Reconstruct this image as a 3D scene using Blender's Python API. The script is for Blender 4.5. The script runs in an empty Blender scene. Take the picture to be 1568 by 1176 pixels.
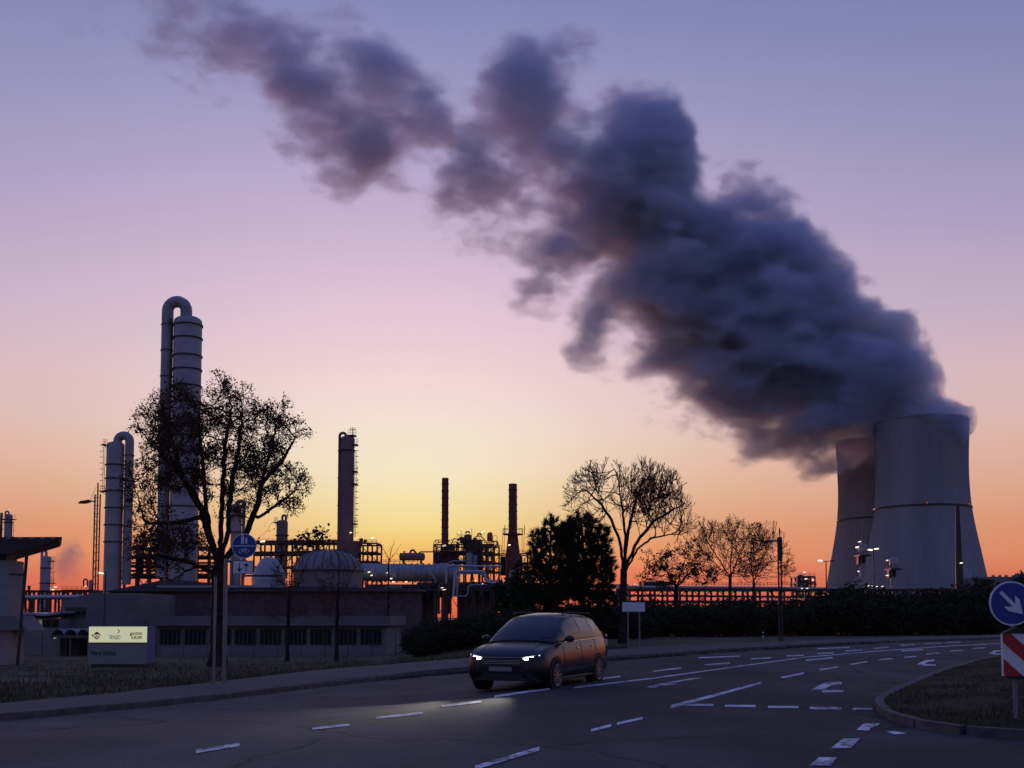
import bpy, bmesh, math, random
import numpy as np
from mathutils import Vector, Matrix
R = math.radians
random.seed(7); np.random.seed(7)
scene = bpy.context.scene
COL = scene.collection

# ------------------------------------------------------------------ camera and photo geometry
F = 1700.0                      # focal length in photo pixels (1568 wide)
PITCH = R(4.0)
HORIZ = 945.0                   # photo row of the horizon
CY = HORIZ - F*math.tan(PITCH)
CAMH = 1.5
cP, sP = math.cos(PITCH), math.sin(PITCH)
def ray(px, py):
    u = (px-784.0)/F; v = (CY-py)/F
    return Vector((u, cP - v*sP, sP + v*cP))
def at(px, py, Y):
    r = ray(px, py); k = Y/r.y
    return Vector((r.x*k, Y, CAMH + r.z*k))
def smooth(a, b, x):
    t = min(1, max(0, (x-a)/(b-a))); return t*t*(3-2*t)
def GZ(x, y):
    """height of the terrain: the ground falls away gently towards the works"""
    if y < 14: return 0.0
    return -0.025*min(y-14, 120)*(1-smooth(-0.13, 0.05, x/y))
def gnd(px, py, dz=0.0):
    r = ray(px, py); z = 0.0
    for _ in range(25):
        k = (z - CAMH)/r.z
        z = 0.5*z + 0.5*GZ(r.x*k, r.y*k)
    k = (z-CAMH)/r.z
    return Vector((r.x*k, r.y*k, z+dz))
def foot(px, Y):
    x = (px-784.0)/F*Y*cP
    return Vector((x, Y, GZ(x, Y)))
def mpp(Y): return Y/F

cam = bpy.data.cameras.new("camera"); camo = bpy.data.objects.new("camera", cam); COL.objects.link(camo)
cam.sensor_width = 36; cam.lens = 36*F/1568
cam.shift_y = (CY-588)/1568
cam.clip_start = 0.05; cam.clip_end = 20000
camo.location = (0, 0, CAMH); camo.rotation_euler = (R(90)+PITCH, 0, 0)
scene.camera = camo

# ------------------------------------------------------------------ materials
def lin(c): return tuple(((x/255)/12.92 if x/255 < .04045 else ((x/255+.055)/1.055)**2.4) for x in c)
def mat(name, col, rough=0.7, metal=0.0, var=0.25, scale=3.0, bump=0.0, spec=0.4, col2=None):
    m = bpy.data.materials.new(name); m.use_nodes = True
    nt = m.node_tree; b = nt.nodes["Principled BSDF"]
    b.inputs["Roughness"].default_value = rough; b.inputs["Metallic"].default_value = metal
    b.inputs["Specular IOR Level"].default_value = spec
    tc = nt.nodes.new("ShaderNodeTexCoord"); n = nt.nodes.new("ShaderNodeTexNoise")
    n.inputs["Scale"].default_value = scale; n.inputs["Detail"].default_value = 5
    nt.links.new(tc.outputs["Object"], n.inputs["Vector"])
    cr = nt.nodes.new("ShaderNodeValToRGB")
    c2 = col2 or col
    cr.color_ramp.elements[0].position = .3; cr.color_ramp.elements[1].position = .7
    cr.color_ramp.elements[0].color = (*[max(0, x*(1-var)) for x in col], 1)
    cr.color_ramp.elements[1].color = (*[min(1, x*(1+var)) for x in c2], 1)
    nt.links.new(n.outputs["Fac"], cr.inputs["Fac"]); nt.links.new(cr.outputs["Color"], b.inputs["Base Color"])
    if bump:
        bp = nt.nodes.new("ShaderNodeBump"); bp.inputs["Strength"].default_value = bump
        n2 = nt.nodes.new("ShaderNodeTexNoise"); n2.inputs["Scale"].default_value = scale*9; n2.inputs["Detail"].default_value = 3
        nt.links.new(tc.outputs["Object"], n2.inputs["Vector"])
        nt.links.new(n2.outputs["Fac"], bp.inputs["Height"]); nt.links.new(bp.outputs["Normal"], b.inputs["Normal"])
    return m
def stretch(m, sc):
    for n in list(m.node_tree.nodes):
        if n.type == 'TEX_NOISE':
            mp = m.node_tree.nodes.new('ShaderNodeMapping'); mp.inputs['Scale'].default_value = sc
            src = n.inputs['Vector'].links[0].from_socket; m.node_tree.links.new(src, mp.inputs[0]); m.node_tree.links.new(mp.outputs[0], n.inputs['Vector'])
    return m
def emit(name, col, strength, base=(.8, .8, .8)):
    m = bpy.data.materials.new(name); m.use_nodes = True
    b = m.node_tree.nodes["Principled BSDF"]
    b.inputs["Base Color"].default_value = (*base, 1)
    b.inputs["Emission Color"].default_value = (*col, 1); b.inputs["Emission Strength"].default_value = strength
    return m
M = dict(
 grass=mat("grass_soil", (.075, .075, .045), .95, var=.4, scale=.35, bump=.5, spec=.05, col2=(.095, .085, .055)),
 igrass=mat("island_soil", (.030, .031, .016), .95, var=.45, scale=.6, bump=.5, spec=.05, col2=(.045, .040, .022)),
 iblade=mat("island_blade", (.032, .036, .016), .9, var=.5, scale=1.5, spec=.05, col2=(.055, .048, .024)),
 blade=mat("grass_blade", (.075, .078, .040), .9, var=.5, scale=1.5, spec=.05, col2=(.11, .095, .055)),
 asphalt=mat("asphalt", (.058, .053, .056), .84, var=.25, scale=.6, bump=.3, spec=.18),
 path=mat("path_paving", (.080, .070, .076), .85, var=.18, scale=1.2, bump=.3, spec=.2),
 kerb=mat("kerb_stone", (.11, .097, .095), .85, var=.35, scale=4, bump=.5, spec=.2),
 dirt=mat("gutter_dirt", (.03, .028, .022), .95, var=.5, scale=2, spec=.1),
 paint=mat("road_paint", (.70, .67, .70), .75, var=.30, scale=3.5, spec=.25),
 steel=mat("galvanised_steel", (.22, .22, .24), .45, .6, var=.15, scale=2),
 dsteel=mat("dark_steel", (.06, .045, .045), .6, .2, var=.3, scale=.8),
 rust=mat("red_oxide_steel", (.16, .05, .035), .7, 0, var=.35, scale=.5),
 red_glow_paint=mat("dark_red_chimney", (.19, .055, .045), .8, 0, var=.25, scale=.35),  # red paint, with the glow's warm haze also put into the base colour
 silver=mat("insulated_cladding", (.42, .42, .46), .42, .45, var=.12, scale=.5),
 silver2=mat("weathered_cladding", (.31, .295, .31), .52, .25, var=.2, scale=.25),
 brownclad=mat("brown_cladding", (.22, .125, .125), .65, 0.1, var=.2, scale=.15),
 tankp=mat("weathered_tank_paint", (.20, .165, .175), .6, .1, var=.25, scale=.3),
 concrete=mat("tower_concrete", (.30, .285, .295), .9, 0, var=.16, scale=.05, spec=.2),
 conc2=mat("grey_concrete", (.30, .28, .29), .9, 0, var=.15, scale=.8, spec=.2),
 pinkc=mat("rendered_pillar", (.36, .27, .26), .9, 0, var=.12, scale=.8, spec=.2),
 wall=mat("pale_rendered_wall", (.20, .19, .195), .9, 0, var=.12, scale=.4, spec=.2),
 wallgrey=mat("grey_panel_wall", (.17, .155, .16), .85, 0, var=.15, scale=.3, spec=.2),
 brickw=mat("dark_brick_wall", (.13, .09, .085), .9, 0, var=.25, scale=1.2, spec=.2),
 roof=mat("bitumen_roof", (.085, .08, .088), .85, 0, var=.25, scale=.4, spec=.2),
 roofpale=mat("pale_metal_roof", (.33, .33, .37), .5, .2, var=.15, scale=.4),
 canopy=mat("dark_canopy_metal", (.045, .035, .035), .6, .1, var=.25, scale=.5),
 glass=mat("dark_window_glass", (.012, .013, .017), .06, 0, var=.1, scale=1, spec=.6),
 frame=mat("window_frame", (.09, .09, .095), .6, .1, var=.1, scale=1),
 bark=mat("bark", (.036, .027, .022), .95, 0, var=.35, scale=2.5, spec=.1),
 twig=mat("glow_tinted_twig", (.13, .055, .04), .95, 0, var=.3, scale=2.5, spec=.1),  # red raised in the base colour to imitate the sunset glow
 leaf=mat("withered_leaf", (.060, .038, .026), .9, 0, var=.4, scale=1.5, spec=.1),
 needle=mat("pine_needles", (.030, .040, .020), .9, 0, var=.4, scale=1.0, spec=.1),
 hedge=mat("hedge_leaf", (.040, .042, .024), .95, 0, var=.45, scale=.8, spec=.1),
 blue=mat("sign_blue", (.012, .045, .26), .4, 0, var=.06, scale=3, spec=.5),
 white=mat("sign_white", (.72, .72, .74), .45, 0, var=.06, scale=3, spec=.5),
 red=mat("sign_red", (.42, .02, .02), .45, 0, var=.1, scale=3, spec=.5),
 black=mat("sign_black", (.012, .012, .014), .6, 0, var=.1, scale=3),
 plastic=mat("dark_plastic", (.02, .02, .022), .6, 0, var=.15, scale=3),
 bluegrey=mat("blue_sign_cabinet", (.12, .14, .30), .5, .1, var=.08, scale=2),
 greycab=mat("grey_sign_panel", (.23, .24, .22), .6, 0, var=.1, scale=1.2),
 carpaint=mat("dark_car_paint", (.016, .015, .020), .22, .35, var=.1, scale=1, spec=.6),
 tyre=mat("tyre_rubber", (.015, .015, .015), .85, 0, var=.2, scale=6, spec=.2),
 rim=mat("alloy_rim", (.35, .35, .37), .35, .8, var=.1, scale=3),
 chrome=mat("chrome", (.55, .55, .57), .2, .9, var=.05, scale=3),
 lampon=emit("lamp_lit", (1.0, .90, .66), 1.4),
 lampwarm=emit("lamp_lit_warm", (1.0, .62, .22), 3.0),
 lampred=emit("aviation_light", (1.0, .12, .06), .45, (.4, .02, .02)),
 headglass=emit("headlight_housing", (1.0, .97, .88), 1.1, (.5, .5, .5)),
 lampoff=mat("lamp_glass", (.35, .34, .33), .3, 0, var=.05, scale=3),
 signlit=emit("backlit_sign", (.74, .76, .44), .62, (.5, .5, .4)),
 winlit=emit("lit_office", (.75, .80, .35), .10, (.3, .3, .25)),
 headlit=emit("headlight_lens", (1.0, .96, .86), 26.0),
 drl=emit("daytime_light_strip", (1.0, .97, .9), 8.0),
)

stretch(M['concrete'], (1, 1, .12))
def patched_asphalt():
    m = M['asphalt']; nt = m.node_tree; N = nt.nodes; L = nt.links; b = N['Principled BSDF']
    tc = N.new('ShaderNodeTexCoord'); src = b.inputs['Base Color'].links[0].from_socket
    def noise(sc, det, rough=.6, scale=(1,1,1)):
        mp = N.new('ShaderNodeMapping'); mp.inputs['Scale'].default_value = scale; L.new(tc.outputs['Object'], mp.inputs[0])
        n = N.new('ShaderNodeTexNoise'); n.inputs['Scale'].default_value = sc; n.inputs['Detail'].default_value = det; n.inputs['Roughness'].default_value = rough; L.new(mp.outputs[0], n.inputs['Vector']); return n.outputs['Fac']
    def mul(a, fac, lo, hi, p0, p1):
        mr = N.new('ShaderNodeMapRange'); mr.inputs['From Min'].default_value = p0; mr.inputs['From Max'].default_value = p1; mr.inputs['To Min'].default_value = lo; mr.inputs['To Max'].default_value = hi; L.new(fac, mr.inputs['Value'])
        mx = N.new('ShaderNodeMix'); mx.data_type = 'RGBA'; mx.blend_type = 'MULTIPLY'; mx.inputs['Factor'].default_value = 1
        L.new(a, mx.inputs['A']); cb = N.new('ShaderNodeCombineColor'); [L.new(mr.outputs[0], cb.inputs[i]) for i in range(3)]; L.new(cb.outputs[0], mx.inputs['B']); return mx.outputs['Result']
    c = mul(src, noise(38, 2, .5), .65, 1.35, .3, .7)            # stone grain
    c = mul(c, noise(.09, 3, .5), .60, 1.30, .38, .62)           # old and newer stretches
    c = mul(c, noise(.35, 6, .7, (1.0, .18, 1)), .70, 1.25, .35, .65)  # tyre polish and oil along the lanes
    vo = N.new('ShaderNodeTexVoronoi'); vo.feature = 'DISTANCE_TO_EDGE'; vo.inputs['Scale'].default_value = .16
    wv = N.new('ShaderNodeVectorMath'); wv.operation = 'ADD'; nv = N.new('ShaderNodeTexNoise'); nv.inputs['Scale'].default_value = .9; nv.inputs['Detail'].default_value = 4; L.new(tc.outputs['Object'], nv.inputs['Vector']); L.new(tc.outputs['Object'], wv.inputs[0]); L.new(nv.outputs['Color'], wv.inputs[1]); L.new(wv.outputs[0], vo.inputs['Vector'])
    c = mul(c, vo.outputs['Distance'], .30, 1.0, .002, .010)    # cracks
    L.new(c, b.inputs['Base Color'])
patched_asphalt()
def worn_paint():
    m = M['paint']; nt = m.node_tree; N = nt.nodes; L = nt.links; b = N['Principled BSDF']; src = b.inputs['Base Color'].links[0].from_socket
    tc = N.new('ShaderNodeTexCoord'); geo = N.new('ShaderNodeNewGeometry'); n = N.new('ShaderNodeTexNoise'); n.inputs['Scale'].default_value = 7; n.inputs['Detail'].default_value = 7; n.inputs['Roughness'].default_value = .75; L.new(geo.outputs['Position'], n.inputs['Vector'])
    n2 = N.new('ShaderNodeTexNoise'); n2.inputs['Scale'].default_value = .8; n2.inputs['Detail'].default_value = 2; L.new(geo.outputs['Position'], n2.inputs['Vector'])
    ad = N.new('ShaderNodeMath'); ad.operation = 'MULTIPLY_ADD'; L.new(n2.outputs['Fac'], ad.inputs[0]); ad.inputs[1].default_value = .5; L.new(n.outputs['Fac'], ad.inputs[2])
    mr = N.new('ShaderNodeMapRange'); mr.inputs['From Min'].default_value = .74; mr.inputs['From Max'].default_value = .86; L.new(ad.outputs[0], mr.inputs['Value'])
    mx = N.new('ShaderNodeMix'); mx.data_type = 'RGBA'; L.new(mr.outputs[0], mx.inputs['Factor']); L.new(src, mx.inputs['A']); mx.inputs['B'].default_value = (.07, .065, .07, 1); L.new(mx.outputs['Result'], b.inputs['Base Color'])
worn_paint()

# ------------------------------------------------------------------ mesh builder
class MB:
    def __init__(s): s.v = []; s.f = []; s.nv = 0; s.chunks = []
    def add(s, verts, faces):
        o = len(s.v); s.v.extend([tuple(q) for q in verts]); s.f.extend([tuple(i+o for i in f) for f in faces]); return s
    def box(s, a, b):
        x0, y0, z0 = [min(a[i], b[i]) for i in range(3)]; x1, y1, z1 = [max(a[i], b[i]) for i in range(3)]
        v = [(x0,y0,z0),(x1,y0,z0),(x1,y1,z0),(x0,y1,z0),(x0,y0,z1),(x1,y0,z1),(x1,y1,z1),(x0,y1,z1)]
        return s.add(v, [(3,2,1,0),(4,5,6,7),(0,1,5,4),(1,2,6,5),(2,3,7,6),(3,0,4,7)])
    def obox(s, c, ax, ay, az, hx, hy, hz):
        c = Vector(c); ax = Vector(ax)*hx; ay = Vector(ay)*hy; az = Vector(az)*hz
        v = [c+i*ax+j*ay+k*az for k in (-1,1) for j in (-1,1) for i in (-1,1)]
        return s.add(v, [(2,3,1,0),(4,5,7,6),(0,1,5,4),(1,3,7,5),(3,2,6,7),(2,0,4,6)])
    def bar(s, a, b, r, r1=None, n=6, cap=True):
        a = Vector(a); b = Vector(b); d = b-a
        if d.length < 1e-6: return s
        d.normalize(); u = d.orthogonal().normalized(); w = d.cross(u); r1 = r if r1 is None else r1
        v = []
        for p, rr in ((a, r), (b, r1)):
            for i in range(n):
                t = 2*math.pi*i/n; v.append(p + (u*math.cos(t)+w*math.sin(t))*rr)
        f = [(i, (i+1) % n, n+(i+1) % n, n+i) for i in range(n)]
        if cap: f += [tuple(range(n-1, -1, -1)), tuple(range(n, 2*n))]
        return s.add(v, f)
    def beam(s, a, b, w, h):
        a = Vector(a); b = Vector(b); d = (b-a)
        L = d.length
        if L < 1e-6: return s
        d.normalize(); up = Vector((0,0,1)) if abs(d.z) < .95 else Vector((1,0,0))
        sx = d.cross(up).normalized(); sz = sx.cross(d)
        return s.obox((a+b)/2, d, sx, sz, L/2, w/2, h/2)
    def lathe(s, c, prof, n=24, caps=True, rmod=None):
        """prof: [(radius, z)] about a vertical axis at c"""
        v = []
        for r, z in prof:
            for i in range(n):
                t = 2*math.pi*i/n; rr = r + (rmod(i, z) if rmod else 0)
                v.append((c[0]+rr*math.cos(t), c[1]+rr*math.sin(t), c[2]+z))
        m = len(prof); f = []
        for k in range(m-1):
            for i in range(n):
                j = (i+1) % n; f.append((k*n+i, k*n+j, (k+1)*n+j, (k+1)*n+i))
        if caps: f += [tuple(range(n-1, -1, -1)), tuple(range((m-1)*n, m*n))]
        return s.add(v, f)
    def tube(s, pts, r, n=8, rs=None, fillet=0.0, seg=5):
        P = [Vector(p) for p in pts]
        if fillet > 0 and len(P) > 2:
            Q = [P[0]]
            for i in range(1, len(P)-1):
                a, b, c = P[i-1], P[i], P[i+1]
                fl = min(fillet, .48*(a-b).length, .48*(c-b).length)
                p0 = b+(a-b).normalized()*fl; p1 = b+(c-b).normalized()*fl
                for k in range(seg+1):
                    t = k/seg; Q.append((1-t)**2*p0+2*t*(1-t)*b+t*t*p1)
            Q.append(P[-1]); P = Q
        v = []; u = None; m = len(P)
        for i, p in enumerate(P):
            d = (P[min(i+1, m-1)]-P[max(i-1, 0)])
            if d.length < 1e-9: d = Vector((0,0,1))
            d.normalize()
            if u is None: u = d.orthogonal().normalized()
            else:
                u = (u - d*u.dot(d))
                u = u.normalized() if u.length > 1e-5 else d.orthogonal().normalized()
            w = d.cross(u); rr = rs[i] if rs else r
            for k in range(n):
                t = 2*math.pi*k/n; v.append(p+(u*math.cos(t)+w*math.sin(t))*rr)
        f = []
        for i in range(m-1):
            for k in range(n):
                j = (k+1) % n; f.append((i*n+k, i*n+j, (i+1)*n+j, (i+1)*n+k))
        f += [tuple(range(n-1, -1, -1)), tuple(range((m-1)*n, m*n))]
        return s.add(v, f)
    def prism(s, poly, a, b):
        """poly of 3-D points extruded by vector from a to b offsets"""
        n = len(poly); v = [Vector(p)+Vector(a) for p in poly]+[Vector(p)+Vector(b) for p in poly]
        f = [tuple(range(n-1, -1, -1)), tuple(range(n, 2*n))]
        f += [(i, (i+1) % n, n+(i+1) % n, n+i) for i in range(n)]
        return s.add(v, f)
    def np_add(s, verts, faces):
        s.chunks.append((verts, faces)); return s
    def build(s, name, material, parent=None, smooth_angle=35, recalc=True):
        vs = np.array(s.v, dtype=np.float64).reshape(-1, 3); fs = list(s.f)
        off = len(vs); allv = [vs]
        for cv, cf in s.chunks:
            allv.append(cv); fs.extend((cf+off).tolist()); off += len(cv)
        vs = np.concatenate(allv)
        base = Vector((0,0,0))
        if parent is not None:
            base = Vector(BASE.get(parent.name, (0,0,0)))
        else:
            mn, mx = vs.min(0), vs.max(0); base = Vector(((mn[0]+mx[0])/2, (mn[1]+mx[1])/2, mn[2]))
        vs = vs - np.array(base)
        me = bpy.data.meshes.new(name); me.from_pydata(vs.tolist(), [], fs)
        if recalc and len(fs) < 30000:
            bm = bmesh.new(); bm.from_mesh(me); bmesh.ops.recalc_face_normals(bm, faces=bm.faces); bm.to_mesh(me); bm.free()
        me.materials.append(M[material] if isinstance(material, str) else material)
        if smooth_angle:
            me.polygons.foreach_set("use_smooth", [True]*len(me.polygons))
            try: me.set_sharp_from_angle(angle=R(smooth_angle))
            except Exception: pass
        o = bpy.data.objects.new(name, me); COL.objects.link(o)
        if parent is not None:
            o.parent = parent; BASE[o.name] = base
        else:
            o.location = base; BASE[o.name] = base
        return o
BASE = {}
def tag(o, label, cat, group=None, kind=None):
    if label: o["label"] = label
    if cat: o["category"] = cat
    if group: o["group"] = group
    if kind: o["kind"] = kind
    return o
def thing(name, label, cat, loc, group=None):
    o = bpy.data.objects.new(name, None); COL.objects.link(o); o.location = loc; o.empty_display_size = .2
    BASE[o.name] = Vector(loc); return tag(o, label, cat, group)
def dup(o, loc, label=None):
    def cp(q, par):
        c = q.copy(); COL.objects.link(c); c.parent = par
        for ch in q.children: cp(ch, c)
        return c
    c = cp(o, None); c.location = loc
    if label: c["label"] = label
    return c
def struct(o): o["kind"] = "structure"; return o
def textmesh(s, size, name, parent, origin, xdir, updir, depth, material, align='CENTER', xs=1.0, bold=0.0):
    cu = bpy.data.curves.new("lettering", 'FONT'); cu.body = s; cu.size = size; cu.align_x = align; cu.align_y = 'CENTER'
    cu.extrude = depth; cu.offset = bold
    t = bpy.data.objects.new("lettering_curve", cu); COL.objects.link(t)
    dg = bpy.context.evaluated_depsgraph_get(); me = bpy.data.meshes.new_from_object(t.evaluated_get(dg))
    bpy.data.objects.remove(t); bpy.data.curves.remove(cu)
    X = Vector(xdir).normalized(); U = Vector(updir).normalized(); N = X.cross(U)
    base = BASE[parent.name]
    for v in me.vertices:
        c = v.co.copy(); v.co = Vector(origin)+X*c.x*xs+U*c.y+N*c.z-base
    me.materials.clear(); me.materials.append(M[material])
    o = bpy.data.objects.new(name, me); COL.objects.link(o); o.parent = parent; BASE[o.name] = base
    return o

# pixel-measured helpers (each gives a solid of real depth standing at distance Y)
def pbox(mb, x0, y0, x1, y1, Y, dep=None, dy=0):
    a = at(x0, y1, Y+dy); b = at(x1, y0, Y+dy)
    dep = dep if dep is not None else abs(b.x-a.x)
    return mb.box((a.x, Y+dy, a.z), (b.x, Y+dy+dep, b.z))
def pvbar(mb, px, y0, y1, Y, r, n=6, dy=0):
    a = at(px, y1, Y+dy); b = at(px, y0, Y+dy)
    return mb.bar((a.x, a.y, a.z), (a.x, a.y, b.z), r, n=n)
def ppipe(mb, pts, Y, rpx, fil=3, n=8):
    P = [at(p[0], p[1], Y+(p[2] if len(p) > 2 else 0)) for p in pts]
    return mb.tube(P, rpx*mpp(Y), n=n, fillet=fil*mpp(Y), seg=4)
def prail(mb, x0, x1, y, Y, hpx=5, n=5, dy=0, r=.05):
    for k in range(n+1):
        x = x0+(x1-x0)*k/n; pvbar(mb, x, y-hpx, y, Y, r, 4, dy)
    for h in (hpx, hpx*.5): mb.bar(at(x0, y-h, Y+dy), at(x1, y-h, Y+dy), r, n=4)
    return mb
def pladder(mb, px, y0, y1, Y, w=3, step=4, dy=0):
    for s in (-.5, .5): pvbar(mb, px+s*w, y0, y1, Y, .05, 4, dy)
    y = y0
    while y < y1:
        mb.bar(at(px-w/2, y, Y+dy), at(px+w/2, y, Y+dy), .035, n=4); y += step
    return mb
def pframe(mb, x0, x1, ys, Y, dep, nx=2, r=.18, brace=True):
    """open steel frame: posts, beams at the rows ys, diagonal braces"""
    xs = [at(x0+(x1-x0)*k/nx, ys[-1], Y).x for k in range(nx+1)]
    zs = [at(x0, y, Y).z for y in ys]
    for x in xs:
        for yy in (Y, Y+dep): mb.box((x-r, yy-r, zs[-1]), (x+r, yy+r, zs[0]))
    for z in zs[:-1]:
        for yy in (Y, Y+dep): mb.box((xs[0], yy-r*.8, z-r), (xs[-1], yy+r*.8, z+r))
        for x in xs: mb.box((x-r*.7, Y, z-r*.9), (x+r*.7, Y+dep, z+r*.9))
    if brace:
        for i in range(len(zs)-1):
            for k in range(nx):
                if (i+k) % 2 == 0: mb.bar((xs[k], Y, zs[i]), (xs[k+1], Y, zs[i+1]), r*.5, n=4)
                else: mb.bar((xs[k+1], Y+dep, zs[i]), (xs[k], Y+dep, zs[i+1]), r*.5, n=4)
    return mb
def lampbox(name, parent, px, py, Y, w=5, h=2, m="lampon"):
    mb = MB(); a = at(px-w/2, py+h/2, Y); b = at(px+w/2, py-h/2, Y)
    mb.obox((a+b)/2, (1,0,.15), (0,1,0), (-.15,0,1), (b.x-a.x)/2*.8, .15, (b.z-a.z)/2*.75)
    return mb.build(name, m, parent, 0)

# ------------------------------------------------------------------ sky and sun
def build_world():
    w = bpy.data.worlds.new("World"); scene.world = w; w.use_nodes = True
    nt = w.node_tree; N = nt.nodes; L = nt.links
    for n in list(N): N.remove(n)
    out = N.new("ShaderNodeOutputWorld")
    sky = N.new("ShaderNodeTexSky"); sky.sky_type = 'NISHITA'; sky.sun_disc = False
    SAZ = math.atan((630-784)/F)
    sky.sun_elevation = R(0.6); sky.sun_rotation = SAZ
    bg0 = N.new("ShaderNodeBackground"); bg0.inputs["Strength"].default_value = 0.05
    L.new(sky.outputs[0], bg0.inputs["Color"])
    tc = N.new("ShaderNodeTexCoord"); sep = N.new("ShaderNodeSeparateXYZ"); L.new(tc.outputs["Generated"], sep.inputs[0])
    def math_(op, a, b=None, clamp=False):
        m = N.new("ShaderNodeMath"); m.operation = op; m.use_clamp = clamp
        for i, q in enumerate((a, b)):
            if q is None: continue
            if isinstance(q, (int, float)): m.inputs[i].default_value = q
            else: L.new(q, m.inputs[i])
        return m.outputs[0]
    def ramp(stops, fac):
        cr = N.new("ShaderNodeValToRGB"); cr.color_ramp.interpolation = 'EASE' if False else 'LINEAR'
        e = cr.color_ramp.elements
        stops = sorted(stops)
        e[0].position = stops[0][0]; e[0].color = (*stops[0][1], 1)
        e[1].position = stops[-1][0]; e[1].color = (*stops[-1][1], 1)
        for p, c in stops[1:-1]:
            q = e.new(p); q.color = (*c, 1)
        L.new(fac, cr.inputs["Fac"]); return cr.outputs["Color"]
    def stops(px, table, zen):
        s = []
        for y, c in table: s.append((max(0.0, ray(px, y).normalized().z), lin(c)))
        s.append((1.0, lin(zen))); s.append((.72, lin([(2*a+b)/3 for a, b in zip(zen, table[-1][1])])))
        return s
    side = [(944,(192,80,70)),(915,(206,92,76)),(890,(213,108,86)),(850,(218,135,103)),(800,(217,148,116)),(760,(218,162,136)),(700,(221,174,158)),(640,(219,182,177)),(560,(212,182,190)),(450,(192,172,195)),(330,(168,157,191)),(220,(149,145,185)),(110,(133,134,177)),(20,(122,127,171)),(-90,(108,116,160))]
    cent = [(944,(196,84,64)),(915,(212,98,72)),(890,(220,116,76)),(868,(224,144,80)),(840,(226,186,108)),(805,(231,213,144)),(760,(235,223,174)),(720,(238,228,198)),(660,(239,225,210)),(590,(238,214,214)),(520,(231,203,214)),(450,(221,194,212)),(370,(205,182,208)),(280,(186,172,205)),(190,(168,160,200)),(90,(148,147,190)),(20,(136,139,184)),(-90,(118,124,170))]
    fz = math_('MAXIMUM', sep.outputs["Z"], 0.0)
    cs = ramp(stops(1500, side, (76, 102, 182)), fz)
    cc = ramp(stops(630, cent, (80, 104, 184)), fz)
    back = ramp([(0.0, lin((104, 96, 118))), (.12, lin((122, 113, 143))), (.4, lin((100, 112, 162))), (1.0, lin((76, 102, 182)))], fz)
    # azimuth away from the glow: cosine between horizontal directions
    h = math_('POWER', math_('ADD', math_('POWER', sep.outputs["X"], 2.0), math_('POWER', sep.outputs["Y"], 2.0)), 0.5)
    h = math_('MAXIMUM', h, 1e-4)
    dot = math_('DIVIDE', math_('ADD', math_('MULTIPLY', sep.outputs["X"], math.sin(SAZ)), math_('MULTIPLY', sep.outputs["Y"], math.cos(SAZ))), h)
    ang = math_('ARCCOSINE', math_('MINIMUM', math_('MAXIMUM', dot, -1.0), 1.0))
    # glow narrower near the horizon, broad high up
    sig = math_('ADD', math_('MULTIPLY', fz, 0.50), 0.080)
    g = math_('POWER', math_('DIVIDE', ang, sig), 2.0)
    wc = math_('EXPONENT', math_('MULTIPLY', g, -0.5))
    wb = N.new("ShaderNodeMapRange"); wb.interpolation_type = 'SMOOTHSTEP'
    wb.inputs["From Min"].default_value = R(24); wb.inputs["From Max"].default_value = R(105)
    L.new(ang, wb.inputs["Value"])
    mx = N.new("ShaderNodeMix"); mx.data_type = 'RGBA'; L.new(wc, mx.inputs["Factor"]); L.new(cs, mx.inputs["A"]); L.new(cc, mx.inputs["B"])
    mx2 = N.new("ShaderNodeMix"); mx2.data_type = 'RGBA'; L.new(wb.outputs[0], mx2.inputs["Factor"]); L.new(mx.outputs["Result"], mx2.inputs["A"]); L.new(back, mx2.inputs["B"])
    bg1 = N.new("ShaderNodeBackground"); bg1.inputs["Strength"].default_value = 0.98
    L.new(mx2.outputs["Result"], bg1.inputs["Color"])
    add = N.new("ShaderNodeAddShader"); L.new(bg0.outputs[0], add.inputs[0]); L.new(bg1.outputs[0], add.inputs[1])
    L.new(add.outputs[0], out.inputs["Surface"])
    bg0.inputs["Strength"].default_value = SKY_NISHITA
    sun = bpy.data.lights.new("sun", 'SUN'); sun.energy = 1.2; sun.angle = R(3); sun.color = (1.0, .36, .26)
    so = bpy.data.objects.new("sun", sun); COL.objects.link(so)
    d = Vector((math.sin(SAZ), math.cos(SAZ), math.tan(R(1.2))))      # towards the sun
    so.rotation_euler = d.to_track_quat('Z', 'Y').to_euler(); so.location = (0, 0, 300)
SKY_NISHITA = 0.01
build_world()

# ------------------------------------------------------------------ ground, road, footpath
def build_ground():
    ring = [0.0]; r = 1.0
    while r < 6000: ring.append(r); r *= 1.07
    n = 240; v = []; f = []
    for rr in ring[1:]:
        for i in range(n):
            t = 2*math.pi*i/n; x, y = rr*math.sin(t), rr*math.cos(t)
            v.append((x, y, GZ(x, y)-.07))
    v.append((0, 0, -.07)); c = len(v)-1
    for i in range(n): f.append((c, i, (i+1) % n))
    for k in range(len(ring)-2):
        for i in range(n):
            j = (i+1) % n; f.append((k*n+i, k*n+j, (k+1)*n+j, (k+1)*n+i))
    mb = MB(); mb.add(v, f); o = mb.build("ground", "grass", None, 40, True); struct(o)
build_ground()

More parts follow.
